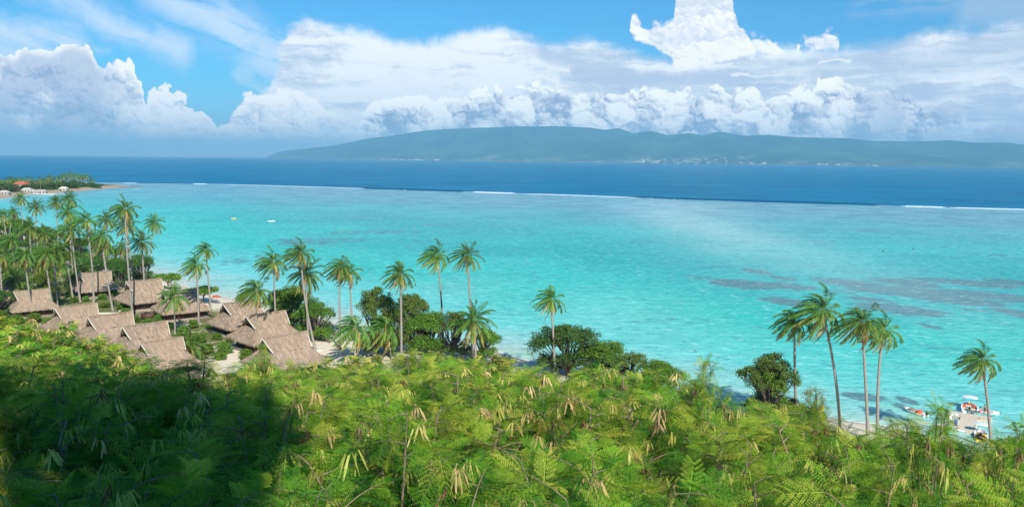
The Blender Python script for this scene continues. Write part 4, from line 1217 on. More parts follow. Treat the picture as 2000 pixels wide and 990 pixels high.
def thicket():
    cnt = 0
    d = 5.3
    row = 0
    while d < 60:
        step = 1.3 + 0.05 * (d - 4)
        if d > 26: step = 2.2
        w0 = -44 if d < 30 else -40
        nang = int(R(104) * d / step)
        for i in range(nang + 1):
            ang = R(-52 + 104 * (i + .5 * (row % 2)) / max(nang, 1) + 0)
            ang += rs.uniform(-.3, .3) * step / d
            dd = d + rs.uniform(-.35, .35) * step
            x, y = dd * math.sin(ang), dd * math.cos(ang)
            px, s, e = sil_at(np.array([x]), np.array([y]))
            px, s, e = float(px[0]), float(s[0]), float(e[0])
            if px < -420 or px > 2600 or dd > e + 3.5: continue
            # top height: along the canopy profile, uneven
            w = max(0, min(1.2, (1 / max(dd, 4) - 1 / e) / (1 / 4.5 - 1 / e)))
            rowpx = s + (975 - s) * w + 8
            hor = 312.5 + (px - 1000) * .0115
            top = CAMZ - min(dd, e) * (rowpx - hor) / F + rs.gauss(-.05, .30)
            top += .16 * min(1, max(0, (dd - 7) / 8)) + (.22 * min(1, max(0, (dd - 8) / 6)) if px > 1330 else 0) + (.25 if px > 1780 and dd > 8 else 0)
            if px < 200: top += 1.1 * min(1, max(0, (dd - 12) / 30)) * min(1, (200 - px) / 120)
            if dd > e: top -= (dd - e) * .45
            shade = px < 540 and rowpx > 700
            band = 'at the bottom edge' if rowpx > 905 else 'low down' if rowpx > 840 else 'halfway up' if rowpx > 775 else 'near the brow'
            if px < 220 and rowpx < 700: band = 'high on left rise' if rowpx < 650 else 'low on left rise'
            LAND = [(0, 'the left frame edge'), (120, 'the far left hut'), (215, 'the front row huts'), (330, 'the broad thatched hut'), (440, 'the folded parasol'), (520, 'the paired huts'), (620, 'the big beach tree'), (700, 'the drooping sand palm'), (782, 'the straight palm'),
                    (866, 'the tallest beach palm'), (930, 'the short full palm'), (1000, 'the open sand gap'), (1080, 'the lone mid palm'), (1190, 'the bright green tree'), (1285, 'the leaning small tree'), (1384, 'the tall sapling'), (1510, 'the light green tree'),
                    (1640, 'the largest right palm'), (1720, 'the bent trunk palm'), (1800, 'the brown loaded boat'), (1890, 'the cream pontoon'), (1990, 'the right frame edge')]
            lm = min(LAND, key=lambda q: abs(q[0] - px))[1]
            if px < -70 or px > 2070:
                OUTS.append((x, y, top, dd, 'left' if px < 0 else 'right'))
                continue
            PLAN.append((px, ('shaded' if shade else 'sunlit') + ' shrub ' + band + ' under ' + lm, 'feathery leaved shrubs ' + ('in the big shadow' if shade else 'in the sun'), (x, y, top, dd)))
            continue
        d += step * .86
        row += 1
    labs = ordinal_labels([(q[0], q[1]) for q in PLAN])
    for q, lab in zip(PLAN, labs):
        x, y, top, dd = q[3]
        shrub(x, y, top, (1.0 + 0.028 * (dd - 4)) * rs.uniform(.9, 1.15), lab, q[2], 0 if dd < 9 else 1 if dd < 24 else 2, rs.randrange(12))
    for x, y, top, dd, sd_ in OUTS:
        shrub(x, y, top, (1.0 + 0.028 * (dd - 4)) * rs.uniform(.9, 1.15), 'feathery shrub of the thicket beyond the %s frame edge' % sd_, 'feathery shrubs beyond the %s frame edge' % sd_, 1 if dd < 24 else 2, rs.randrange(12))
    print('shrubs', len(PLAN), len(OUTS))
thicket()
# taller saplings breaking the skyline of the thicket
for px, top, dd, lb in [(1384, 704, 13.0, 'tall sapling with drooping tufts standing above the thicket before the lagoon'), (1180 + 650, 792, 10.5, 'shrub top with dark curled hanging leaves beside the pontoon'),
                        (1590, 788, 13, 'shrub with a hanging tuft of pods under the four palms'), (510, 676, 22, 'shrub with yellow blades before the paired huts'), (1985, 826, 14, 'green shrub top at the right frame edge')]:
    dr = ray(px, top); t = dd / math.hypot(dr.x, dr.y)
    shrub(dr.x * t, dr.y * t, CAMZ + dr.z * t, .55 if px != 1984 else .8, lb, None, 1, 1)
# the big tree behind the lookout whose shade lies on the thicket
def shade_tree():
    r = random.Random(5)
    bl = []
    for cx, cy, z, q in SHADE:
        bl.append((cx, cy, z, q, q * .9))
    tr, fol = blob_tree(55, bl, 27000, .34, 3.6, M_DARK, .26)
    root = bpy.data.objects.new('shade_tree', None)
    root.location = (1.2, -4.2, 38.1)
    link(root)
    tag(root, 'tall leafy tree standing behind the lookout, casting the big shadow', 'tree')
    obj('trunk', tr, root); obj('crown', fol, root)
SHADE = [(.55, 0, 9.4, .65), (-1.6, .1, 7.0, .6), (.2, 0, 12.0, .8), (-.5, 0, 5.0, .65), (-.4, 0, 5.7, .7), (-.35, 0, 6.6, .8), (-.35, 0, 7.5, .85), (-.35, 0, 8.4, 1.05), (-.4, 0, 9.5, 1.25), (-.7, .1, 10.7, 1.4), (-1.0, 0, 11.9, 1.5), (-1.3, 0, 13.2, 1.6), (-1.4, 0, 14.5, 1.5), (-2.9, .1, 11.0, 1.2), (-4.1, 0, 11.3, 1.1), (-2.6, 0, 12.6, 1.2)]
shade_tree()
# ------------------------------------------------------------------ thatched huts
def thatch_mat():
    m_, g, p = mat('weathered_thatch')
    tc = V(g, g.new('ShaderNodeTexCoord').outputs['Object'])
    x, y, z = g.sep(tc)
    st = g.noise(g.vec(x * 1.0, y * 1.0, z * 0.35), 5.0, 4, 0.7)
    n = g.noise(tc, 0.5, 4, 0.6)
    oi = V(g, g.new('ShaderNodeObjectInfo').outputs['Random'])
    c = g.mix(st, (0.20, 0.135, 0.088), (0.47, 0.345, 0.235))
    c = g.mix(g.ss(n, 0.4, 0.65) * 0.55, c, (0.25, 0.20, 0.17))
    c = g.mix(g.ss(g.noise(tc, 1.3, 4, .7), 0.52, 0.72) * .6, c, (0.13, 0.10, 0.075))
    st2 = g.noise(g.vec(x * 1.0, y * 0.35, z * 0.25), 2.2, 3, 0.7)
    c = g.mix(g.ss(st2, 0.42, 0.62) * .45, c, (0.16, 0.125, 0.095))
    c = g.mix(g.ss(st2, 0.52, 0.36) * .35, c, (0.50, 0.41, 0.31))
    c = g.mix(oi * 0.45, c, (0.33, 0.245, 0.17))
    g.put(p.inputs['Base Color'], c)
    p.inputs['Roughness'].default_value = 1.0
    p.inputs['Specular IOR Level'].default_value = 0.1
    bump(g, p, st + n * 0.5, 0.9, 0.12)
    return m_
def plain(name, c1, c2=None, scale=4.0, rough=0.7, metal=0.0):
    m_, g, p = mat(name)
    tc = V(g, g.new('ShaderNodeTexCoord').outputs['Object'])
    g.put(p.inputs['Base Color'], g.mix(g.noise(tc, scale, 4, 0.6), c1, c2 or tuple(k * 0.8 for k in c1)))
    p.inputs['Roughness'].default_value = rough
    p.inputs['Metallic'].default_value = metal
    return m_
M_THATCH = thatch_mat()
M_WOODD = plain('dark_brown_boards', (0.10, 0.045, 0.028), (0.05, 0.022, 0.015), 6)
M_BARGE = plain('pale_cane_edge', (0.72, 0.66, 0.56), (0.6, 0.54, 0.44), 3)
M_DECK = plain('grey_brown_deck', (0.30, 0.24, 0.18), (0.2, 0.16, 0.12), 5)
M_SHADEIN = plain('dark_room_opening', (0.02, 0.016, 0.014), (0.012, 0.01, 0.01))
M_STONE = plain('pale_coral_stone', (0.72, 0.67, 0.58), (0.5, 0.46, 0.38), 2)
M_WHITE = plain('white_gelcoat', (0.80, 0.80, 0.78), (0.72, 0.72, 0.70), 2, .35)
M_CREAM = plain('cream_float_plastic', (0.68, 0.58, 0.43), (0.60, 0.50, 0.37), 1.2, .55)
M_FLOAT, g_, p_ = mat('cream_float_cubes')
tc_ = V(g_, g_.new('ShaderNodeTexCoord').outputs['Object'])
xx_, yy_, zz_ = g_.sep(tc_)
jn_ = g_.m('PINGPONG', xx_, .25).min(g_.m('PINGPONG', yy_, .25))
g_.put(p_.inputs['Base Color'], g_.mix(g_.ss(jn_, .03, .008) * .5, g_.mix(g_.noise(tc_, 1.3, 4), (0.70, 0.60, 0.45), (0.58, 0.49, 0.36)), (0.3, 0.25, 0.19)))
p_.inputs['Roughness'].default_value = .6
M_ORANGE = plain('orange_red_fabric', (0.65, 0.13, 0.04), (0.5, 0.08, 0.03), 3, .7)
M_YELLOW = plain('yellow_plastic', (0.80, 0.50, 0.03), (0.7, 0.42, 0.02), 3, .4)
M_BLACK = plain('black_rubber', (0.02, 0.02, 0.022), (0.03, 0.03, 0.03), 3, .5)
M_SKIN = plain('tanned_skin', (0.45, 0.26, 0.17), (0.42, 0.24, 0.15), 5, .6)
M_HAIR = plain('dark_hair', (0.03, 0.02, 0.015))
M_PINK = plain('pink_cloth', (0.70, 0.18, 0.25), (0.6, 0.14, 0.2))
M_BLUE = plain('blue_cloth', (0.05, 0.13, 0.35), (0.04, 0.1, 0.3))
M_RED = plain('red_roof_paint', (0.48, 0.12, 0.07), (0.36, 0.09, 0.05))
M_WALLW = plain('whitewashed_wall', (0.52, 0.49, 0.43), (0.36, 0.34, 0.30))
M_GREY = plain('grey_metal', (0.25, 0.26, 0.28), (0.2, 0.2, 0.22), 3, .4)
M_GLASSB = plain('tinted_windscreen', (0.03, 0.05, 0.07), (0.05, 0.07, 0.09), 2, .1)

def patch(c00, c10, c11, c01, nx, ny, rng, amp, rag=0.0):
    """displaced grid, c00-c10 is the upper edge, c01-c11 the lower one"""
    c00, c10, c11, c01 = (np.array(c, float) for c in (c00, c10, c11, c01))
    u = np.linspace(0, 1, nx + 1); v = np.linspace(0, 1, ny + 1)
    U, W = np.meshgrid(u, v)
    P_ = (c00 * (1 - U[..., None]) + c10 * U[..., None]) * (1 - W[..., None]) + (c01 * (1 - U[..., None]) + c11 * U[..., None]) * W[..., None]
    n = nrm(np.cross(c10 - c00 if np.linalg.norm(c10 - c00) > .1 else c11 - c01, c01 - c00))
    if n[2] < 0: n = -n
    sag = -np.sin(np.pi * W) * 0.16
    P_ = P_ + n * (rng.normal(0, amp, U.shape) + sag)[..., None]
    if rag:
        P_[-1, :, 2] -= rng.uniform(0, rag, nx + 1)
    idx = np.arange((nx + 1) * (ny + 1)).reshape(ny + 1, nx + 1)
    f = np.stack([idx[:-1, :-1], idx[:-1, 1:], idx[1:, 1:], idx[1:, :-1]], -1).reshape(-1, 4)
    return P_.reshape(-1, 3), f
def box_np(x0, x1, y0, y1, z0, z1):
    v = np.array([(x, y, z) for z in (z0, z1) for (x, y) in ((x0, y0), (x1, y0), (x1, y1), (x0, y1))], float)
    f = np.array([(0, 3, 2, 1), (4, 5, 6, 7), (0, 1, 5, 4), (1, 2, 6, 5), (2, 3, 7, 6), (3, 0, 4, 7)])
    return v, f
def join_np(parts):
    vs, fs, o = [], [], 0
    for v, f in parts:
        vs.append(v); fs.append(f + o); o += len(v)
    return np.concatenate(vs), np.concatenate(fs)
def bar(a, b, w, h):
    a, b = np.array(a, float), np.array(b, float)
    d = nrm(b - a); s = nrm(np.cross(d, [0, 0, 1.0])); t = np.cross(s, d)
    v = np.array([p + s * i * w / 2 + t * j * h / 2 for p in (a, b) for (i, j) in ((-1, -1), (1, -1), (1, 1), (-1, 1))])
    f = np.array([(0, 3, 2, 1), (4, 5, 6, 7), (0, 1, 5, 4), (1, 2, 6, 5), (2, 3, 7, 6), (3, 0, 4, 7)])
    return v, f
def hut(px, py, ang, label, s=1.0, Lr=8.8, H=7.0, seed=0, L=11.8, W=11.2):
    rng = np.random.RandomState(seed + 40)
    c = at(px, py, H * s + 1.9)
    g0 = gz(c.x, c.y)
    root = bpy.data.objects.new('thatched_hut', None)
    root.location = (c.x, c.y, g0)
    root.rotation_euler = (0, 0, R(ang))
    root.scale = (s, s, s)
    link(root)
    tag(root, label, 'hut', 'thatched beach huts')
    He, Hg, Lg, yg = 2.35, 4.7, 6.8, 2.6
    hr, hg, hl = Lr / 2, Lg / 2, L / 2
    hw = W / 2
    parts = []
    for th in (0.0, -0.22):
        for sg in (-1, 1):
            r0, r1 = (-hr, 0, H + th), (hr, 0, H + th)
            g0_, g1_ = (-hg - .35, sg * yg, Hg + th), (hg + .35, sg * yg, Hg + th)
            e0, e1 = (-hl, sg * hw, He + th), (hl, sg * hw, He + th)
            parts.append(patch(r0, r1, g1_, g0_, 26, 10, rng, .085))
            parts.append(patch(g0_, g1_, e1, e0, 30, 8, rng, .085, .22))
            a0, a1 = (sg * (hg + .05), -yg, Hg + th + .12), (sg * (hg + .05), yg, Hg + th + .12)
            b0, b1 = (sg * hl, -hw, He + th), (sg * hl, hw, He + th)
            parts.append(patch(a0, a1, b1, b0, 26, 8, rng, .085, .22))
    vs, fs = join_np(parts)
    roof = obj('roof', mesh_np('roof', vs, fs, (M_THATCH,)), root)
    # shaggy eave strands
    q = []
    per = [((-hl, -hw), (hl, -hw)), ((hl, -hw), (hl, hw)), ((hl, hw), (-hl, hw)), ((-hl, hw), (-hl, -hw))]
    for a, b in per:
        a, b = np.array(a), np.array(b)
        n = int(np.linalg.norm(b - a) * 12)
        t = rng.rand(n)
        base = np.zeros((n, 3)); base[:, :2] = a + (b - a) * t[:, None]; base[:, 2] = He + .03
        out = nrm(np.array([b[1] - a[1], -(b[0] - a[0]), 0]))
        d = nrm(out * .35 + np.array([0, 0, -1.0]) + rng.normal(0, .12, (n, 3)))
        sd_ = nrm(np.tile(np.array([b[0] - a[0], b[1] - a[1], 0.0]), (n, 1)) + rng.normal(0, .3, (n, 3)))
        q.append(rhombs(base, d, sd_, rng.uniform(.3, .6, n), .12, .4))
    fq = np.concatenate(q)
    fme = roof.data
    v2 = np.concatenate([vs, fq.reshape(-1, 3)]); f2 = np.concatenate([fs, np.arange(len(fq) * 4).reshape(-1, 4) + len(vs)])
    roof.data = mesh_np('roof', v2, f2, (M_THATCH,))
    bpy.data.meshes.remove(fme)
    cap = tubes([([(-hr - .05, 0, H + .05), (0, 0, H - .02), (hr + .05, 0, H + .05)], [.16, .17, .16])], 7)
    obj('ridge_cap', mesh_np('ridge_cap', cap[0], cap[1], (M_THATCH,), True), roof)
    for sg in (-1, 1):
        for s2 in (-1, 1):
            v, f = bar((sg * (hr + .02), 0, H + .06), (sg * (hg + .40), s2 * (yg + .02), Hg + .04), .10, .26)
            obj('bargeboard', mesh_np('bargeboard', v, f, (M_BARGE,)), roof)
        x = sg * (hg - .25)
        v = np.array([(x, -yg + .2, Hg), (x, yg - .2, Hg), (x, 0, H - .35)])
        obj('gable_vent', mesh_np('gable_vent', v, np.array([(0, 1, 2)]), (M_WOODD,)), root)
    wl, ww = hl - 1.5, hw - 1.5
    for (x0, x1, y0, y1) in ((-wl, wl, -ww, -ww + .15), (-wl, wl, ww - .15, ww), (-wl, -wl + .15, -ww + .15, ww - .15), (wl - .15, wl, -ww + .15, ww - .15)):
        obj('wall', mesh_np('wall', *box_np(x0, x1, y0, y1, .45, 3.1), (M_WOODD,)), root)
    obj('deck', mesh_np('deck', *box_np(-hl + .5, hl - .5, -hw + .5, hw - .5, -.3, .44), (M_DECK,)), root)
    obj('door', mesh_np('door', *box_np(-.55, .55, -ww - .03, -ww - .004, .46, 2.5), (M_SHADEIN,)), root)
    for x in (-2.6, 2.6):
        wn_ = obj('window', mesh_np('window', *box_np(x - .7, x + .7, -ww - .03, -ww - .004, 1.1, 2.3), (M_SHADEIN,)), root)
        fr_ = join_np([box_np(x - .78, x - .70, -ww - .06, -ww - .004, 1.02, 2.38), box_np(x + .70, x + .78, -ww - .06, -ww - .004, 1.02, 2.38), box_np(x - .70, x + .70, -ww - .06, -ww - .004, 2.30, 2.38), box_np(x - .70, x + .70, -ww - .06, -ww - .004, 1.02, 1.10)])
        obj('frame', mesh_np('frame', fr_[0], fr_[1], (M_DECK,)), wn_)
    for x in (-hl + .7, -2, 2, hl - .7):
        for y in (-hw + .7, hw - .7):
            v, f = tubes([([(x, y, .4), (x, y, 2.9)], [.09, .08])], 8)
            obj('post', mesh_np('post', v, f, (M_WOODD,), True), root)
    return root
HUTS = [
    (62, 566, 40, 'hut at far left half in shade behind long palm trunks', .86),
    (186, 531, 42, 'hut deep in the grove with dark open side under the eaves', .92),
    (281, 546, 46, 'hut with a palm crown shadow lying on its roof', 1.0),
    (352, 565, 38, 'hut with broad low thatch nearest the umbrella trees', .95),
    (148, 596, 46, 'hut whose white edged gable stands leftmost of the front row', .95),
    (215, 613, 46, 'middle hut of the front row, white edged gable at its left end', .97),
    (283, 632, 46, 'biggest roof of the front row, steep thatch lowest toward the thicket', .95),
    (316, 664, 46, 'hut roof half sunk behind the thicket at the foot of the front row', .85),
    (471, 587, 46, 'left hut of the pair with pale gable edge and brown wall', .98),
    (519, 611, 46, 'right hut of the pair, roof crossed by two palm trunks', 1.0),
    (556, 652, 46, 'nearest hut beside the white sand, only its thatched roof showing', 1.0),
    (-2, 549, 40, 'hut roof cut by the left frame edge among palms', .85),
]
for i, (px, py, a, lb, s) in enumerate(HUTS):
    hut(px, py, a, lb, s, seed=i)

# ------------------------------------------------------------------ headland houses
def house(px, py, w, h, dep, rm, label, ang=0.0, z0=1.0, name='house', grp='houses on the headland', cat='house', win=True):
    c = at(px, py, z0)
    root = bpy.data.objects.new(name, None)
    root.location = (c.x, c.y, z0 - .1)
    root.rotation_euler = (0, 0, R(ang))
    link(root)
    tag(root, label, cat, grp)
    obj('wall', mesh_np('wall', *box_np(-w / 2, w / 2, -dep / 2, dep / 2, 0, h), (M_WALLW,)), root)
    o = .5; rh = dep * .32
    v = np.array([(-w / 2 - o, -dep / 2 - o, h - .1), (w / 2 + o, -dep / 2 - o, h - .1), (w / 2 + o, dep / 2 + o, h - .1), (-w / 2 - o, dep / 2 + o, h - .1), (-w / 2 + w * .18, 0, h + rh), (w / 2 - w * .18, 0, h + rh)])
    f = [(0, 1, 5, 4), (1, 2, 5), (2, 3, 4, 5), (3, 0, 4), (3, 2, 1, 0)]
    obj('roof', mesh_np('roof', v, f, (rm,)), root)
    if win:
        for k in range(max(2, int(w / 3))):
            x = -w / 2 + (k + .5) * w / max(2, int(w / 3))
            obj('window', mesh_np('window', *box_np(x - .6, x + .6, -dep / 2 - .05, -dep / 2 - .004, 1.0, 2.4), (M_SHADEIN,)), root)
house(43, 373, 13, 7, 10, M_RED, 'house with red orange roof among the headland trees')
house(54, 377, 9, 3.2, 7, M_WALLW, 'low white house right of the red roofed one')
house(9, 381, 9, 2.6, 6, M_WALLW, 'low white house at the left edge by the shore of the headland')
house(68, 378.4, 7, 2.4, 4, M_WALLW, 'small white boathouse on the headland shore')
house(81, 378.4, 10, 2.6, 4, M_WALLW, 'long white building on the headland shore')
house(125, 373.5, 7, 3, 6, M_BARGE, 'small pale cabin under the headland palms')
v, f = bar((0, 0, .6), (26, 2, .6), 1.2, .9)
c = at(58, 380.5, 0)
tag(obj('sea_wall', mesh_np('sea_wall', v, f, (M_STONE,)), None, (c.x, c.y, 0)), 'pale stone sea wall below the white headland buildings', 'wall')

# ------------------------------------------------------------------ reef surf
def reef_pts(x0, x1, n):
    X = np.linspace(x0, x1, n)
    base = [(-300, 352), (0, 355.4), (160, 356.3), (240, 357.4), (330, 358.2), (500, 362), (620, 365.5), (770, 370.5), (920, 375.5), (1100, 381), (1300, 388.5), (1500, 395), (1650, 399.5), (1760, 403), (1880, 406.5), (2000, 409.5), (2300, 418)]
    Yp = np.interp(X, *zip(*base))
    return np.array([tuple(at(x, y))[:2] for x, y in zip(X, Yp)])
M_FOAM = plain('white_surf_foam', (0.78, 0.82, 0.83), (0.50, 0.62, 0.66), .12, .9)
M_SWELL, g_, p_ = mat('dark_swell_face')
g_.put(p_.inputs['Base Color'], g_.mix(g_.noise(geo_pos(g_), .4, 3), rgb(6, 62, 96), rgb(14, 86, 120)))
p_.inputs['Roughness'].default_value = .25
p_.inputs['IOR'].default_value = 1.33
def surf(x0, x1, w, h, label, m_, grp, name, seed):
    rng = np.random.RandomState(seed)
    n = max(12, int((x1 - x0) * 1.2))
    P_ = reef_pts(x0, x1, n)
    T = nrm(np.gradient(P_, axis=0)); N = np.stack([-T[:, 1], T[:, 0]], 1)
    k = 7
    t = np.linspace(-1, 1, k)
    env = np.clip(np.minimum(np.arange(n), n - 1 - np.arange(n)) / (n * .12), .12, 1)
    jit = np.convolve(rng.uniform(.35, 1.5, n + 4), np.ones(5) / 5, 'valid') * rng.uniform(.7, 1.3, n)
    vs = np.zeros((n, k, 3))
    for j in range(k):
        off = t[j] * w / 2 * env * (jit if m_ is M_FOAM else 1)
        vs[:, j, :2] = P_ + N * off[:, None] + N * (2.5 if m_ is not M_FOAM else 0)
        vs[:, j, 2] = h * env * (1 - t[j] ** 2) * (rng.uniform(.6, 1.2, n) if m_ is M_FOAM else 1) + .012 - .06 * (abs(t[j]) == 1)
    idx = np.arange(n * k).reshape(n, k)
    f = np.stack([idx[:-1, :-1], idx[1:, :-1], idx[1:, 1:], idx[:-1, 1:]], -1).reshape(-1, 4)
    tag(obj(name, mesh_np(name, vs.reshape(-1, 3), f, (m_,), True)), label, 'wave', grp)
GW = 'breaking waves on the reef'
for i, a in enumerate([(240, 268, 3, .35, 'short scrap of surf off the tip of the headland'), (376, 406, 5, .6, 'small bright breaker left of the long surf line'), (406, 780, 3, .35, 'long thin surf line running out from the left'),
                       (768, 800, 5, .5, 'short breaker at the left end of the dark swell'), (800, 922, 3, .3, 'faint foam line in front of the dark swell'), (918, 1010, 9, .9, 'thick white breaker at mid reef where the wave curls'),
                       (1005, 1380, 4, .5, 'long white surf line tapering right from the thick breaker'), (1380, 1762, 2.2, .22, 'faint broken foam line in front of the long dark swell'), (1760, 1850, 8, .8, 'thick white breaker near the right edge of the reef'), (1845, 2080, 5, .6, 'surf line reaching the right frame edge')]):
    surf(*a[:5], M_FOAM, GW, 'breaking_wave', i)
for i, a in enumerate([(690, 925, 10, 1.9, 'dark unbroken swell left of the thick mid reef breaker'), (1180, 1765, 9, 1.8, 'long dark swell face between the two thick breakers'), (262, 380, 6, .8, 'low dark swell off the headland')]):
    surf(*a[:5], M_SWELL, 'swells on the reef edge', 'swell_wave', 30 + i)

# ------------------------------------------------------------------ people
def body(pose, seed=0):
    """one continuous skinned figure; joints in metres, facing -Y"""
    J = {'pel': (0, 0, .95), 'che': (0, 0, 1.30), 'nek': (0, 0, 1.50), 'hed': (0, -.02, 1.66), 'top': (0, -.01, 1.76),
         'ls': (-.19, 0, 1.43), 'le': (-.25, .02, 1.15), 'lw': (-.24, -.05, .90), 'lh': (-.24, -.08, .80),
         'rs': (.19, 0, 1.43), 're': (.25, .02, 1.15), 'rw': (.24, -.05, .90), 'rh': (.24, -.08, .80),
         'lt': (-.10, 0, .90), 'lk': (-.11, -.02, .50), 'la': (-.11, .02, .09), 'lf': (-.12, -.14, .04),
         'rt': (.10, 0, .90), 'rk': (.11, -.02, .50), 'ra': (.11, .02, .09), 'rf': (.12, -.14, .04)}
    if pose == 'sit':
        dz = -.43
        for k in J:
            if k[1:] not in ('k', 'a', 'f'):
                J[k] = (J[k][0], J[k][1], J[k][2] + dz)
        for s, q in (('l', -1), ('r', 1)):
            J[s + 'k'] = (q * .14, -.42, .50); J[s + 'a'] = (q * .14, -.45, .09); J[s + 'f'] = (q * .14, -.60, .04); J[s + 'w'] = (q * .2, -.25, .62); J[s + 'h'] = (q * .18, -.33, .58)
    if pose == 'reach':
        J['rw'] = (.3, -.35, 1.25); J['rh'] = (.3, -.43, 1.3); J['re'] = (.27, -.12, 1.2)
        J['lk'] = (-.12, -.12, .5); J['la'] = (-.12, .1, .09); J['lf'] = (-.12, -.05, .04)
    if pose == 'swim':
        for k in J:
            x, y, z = J[k]
            J[k] = (x, (z - 1.5) * -.9 + 0.1, -.05 + (.10 if k in ('hed', 'top') else 0) - y * .3 - max(0, 1.3 - z) * .15)
        J['lw'] = (-.5, -.2, -.02); J['rw'] = (.5, -.2, -.02); J['lh'] = (-.56, -.28, 0); J['rh'] = (.56, -.28, 0)
    E = [('pel', 'che'), ('che', 'nek'), ('nek', 'hed'), ('hed', 'top'), ('che', 'ls'), ('ls', 'le'), ('le', 'lw'), ('lw', 'lh'), ('che', 'rs'), ('rs', 're'), ('re', 'rw'), ('rw', 'rh'),
         ('pel', 'lt'), ('lt', 'lk'), ('lk', 'la'), ('la', 'lf'), ('pel', 'rt'), ('rt', 'rk'), ('rk', 'ra'), ('ra', 'rf')]
    Rd = {'pel': (.15, .12), 'che': (.17, .12), 'nek': (.06, .06), 'hed': (.095, .11), 'top': (.07, .08), 'ls': (.07, .07), 'le': (.045, .045), 'lw': (.032, .032), 'lh': (.045, .02), 'lt': (.10, .10), 'lk': (.062, .062), 'la': (.045, .045), 'lf': (.045, .03)}
    names = list(J)
    me = bpy.data.meshes.new('person')
    me.from_pydata([J[k] for k in names], [(names.index(a), names.index(b)) for a, b in E], [])
    o = bpy.data.objects.new('person', me)
    link(o)
    sk = o.modifiers.new('skin', 'SKIN')
    sk.use_smooth_shade = True
    me.skin_vertices[0]
    for i, k in enumerate(names):
        kk = k if k in Rd else 'l' + k[1:]
        me.skin_vertices[0].data[i].radius = Rd[kk]
        me.skin_vertices[0].data[i].use_root = (k == 'pel')
    ss_ = o.modifiers.new('sub', 'SUBSURF'); ss_.levels = ss_.render_levels = 1
    me.materials.append(M_SKIN)
    return o, J
def person(x, y, z, ang, pose, cloth, label, group=None):
    o, J = body(pose)
    o.location = (x, y, z); o.rotation_euler = (0, 0, R(ang))
    tag(o, label, 'person', group)
    bm = bmesh.new()
    h = J['hed']
    bmesh.ops.create_icosphere(bm, subdivisions=2, radius=.115, matrix=Matrix.Translation((h[0], h[1] + .03, h[2] + .06)) @ Matrix.Diagonal((.95, 1.05, .95, 1)))
    me = bpy.data.meshes.new('hair'); bm.to_mesh(me); bm.free(); me.materials.append(M_HAIR)
    obj('hair', me, o)
    if pose != 'swim':
        p_, c_ = J['pel'], J['che']
        v, f = tubes([([(0, p_[1], p_[2] - .16), (0, p_[1], p_[2]), (0, (p_[1] + c_[1]) / 2, (p_[2] + c_[2]) / 2), (0, c_[1], c_[2] + .12)], [.20, .18, .165, .18])], 12)
        v[:, 1] *= .8
        obj('shirt', mesh_np('shirt', v, f, (cloth,), True), o)
    return o

# ------------------------------------------------------------------ pontoon, boats
def hull_mesh(name, L, B, D, m_, deckz=.0, sharp=2.2):
    """open boat hull, bow towards +Y"""
    n, k = 14, 7
    vs = []
    for i in range(n):
        t = i / (n - 1)
        y = -L / 2 + L * t
        b = B / 2 * (1 - max(0, (t - .45) / .55) ** sharp) * (0.88 + .12 * min(t * 4, 1))
        b = max(b, .03)
        sheer = D * (1 + .28 * t * t)
        kz = D * .12 * max(0, (t - .6) / .4) ** 2 * 4
        for j in range(k):
            a = j / (k - 1)
            x = b * math.sin(a * math.pi / 2) ** .7
            z = kz * (1 - a) + (sheer) * (a ** 1.9)
            vs.append((x, y, z - .15))
        vs.append((b * .86, y, sheer - .15 - .02)); vs.append((b * .82, y, D * .35)); vs.append((0, y, D * .33))
    m = k + 3
    vs = np.array(vs)
    vm = vs.copy(); vm[:, 0] *= -1
    f = []
    for i in range(n - 1):
        for j in range(m - 1):
            a = i * m + j
            f.append((a, a + 1, a + m + 1, a + m))
            b_ = n * m
            f.append((b_ + a, b_ + a + m, b_ + a + m + 1, b_ + a + 1))
    f2 = [tuple(range(k)) + tuple(n * m + j for j in range(k - 1, -1, -1))]
    return mesh_np(name, np.concatenate([vs, vm]), [tuple(x) for x in f] + f2, (m_,), True)
def bevbox(name, sx, sy, sz, m_, bev=.05, loc=(0, 0, 0), seg=2):
    bm = bmesh.new()
    bmesh.ops.create_cube(bm, size=1, matrix=Matrix.Translation(loc) @ Matrix.Diagonal((sx, sy, sz, 1)))
    bmesh.ops.bevel(bm, geom=bm.edges[:], offset=min(bev, sx * .45, sy * .45, sz * .45), segments=seg, affect='EDGES')
    me = bpy.data.meshes.new(name); bm.to_mesh(me); bm.free(); me.materials.append(m_)
    return me
def canopy(root, w, l, z, y, m_=None, name='canopy'):
    bm = bmesh.new()
    bmesh.ops.create_grid(bm, x_segments=8, y_segments=8, size=.5)
    for v in bm.verts:
        v.co.z = -.9 * v.co.x ** 2 * .6 - .5 * v.co.y ** 4 * 2
        r = 1 - .25 * (abs(v.co.x) * 2) ** 6 * (abs(v.co.y) * 2) ** 6
        v.co.x *= w * r; v.co.y *= l * r
    bmesh.ops.solidify(bm, geom=bm.faces[:], thickness=.06)
    me = bpy.data.meshes.new(name); bm.to_mesh(me); bm.free(); me.materials.append(m_ or M_WHITE)
    c = obj(name, me, root); c.location = (0, y, z)
    for sx in (-1, 1):
        for sy in (-1, 1):
            v, f = tubes([([(sx * w * .44, y + sy * l * .30, .5), (sx * w * .42, y + sy * l * .36, z - .18)], [.025, .025])], 6)
            obj('canopy_pole', mesh_np('canopy_pole', v, f, (M_GREY,), True), root)
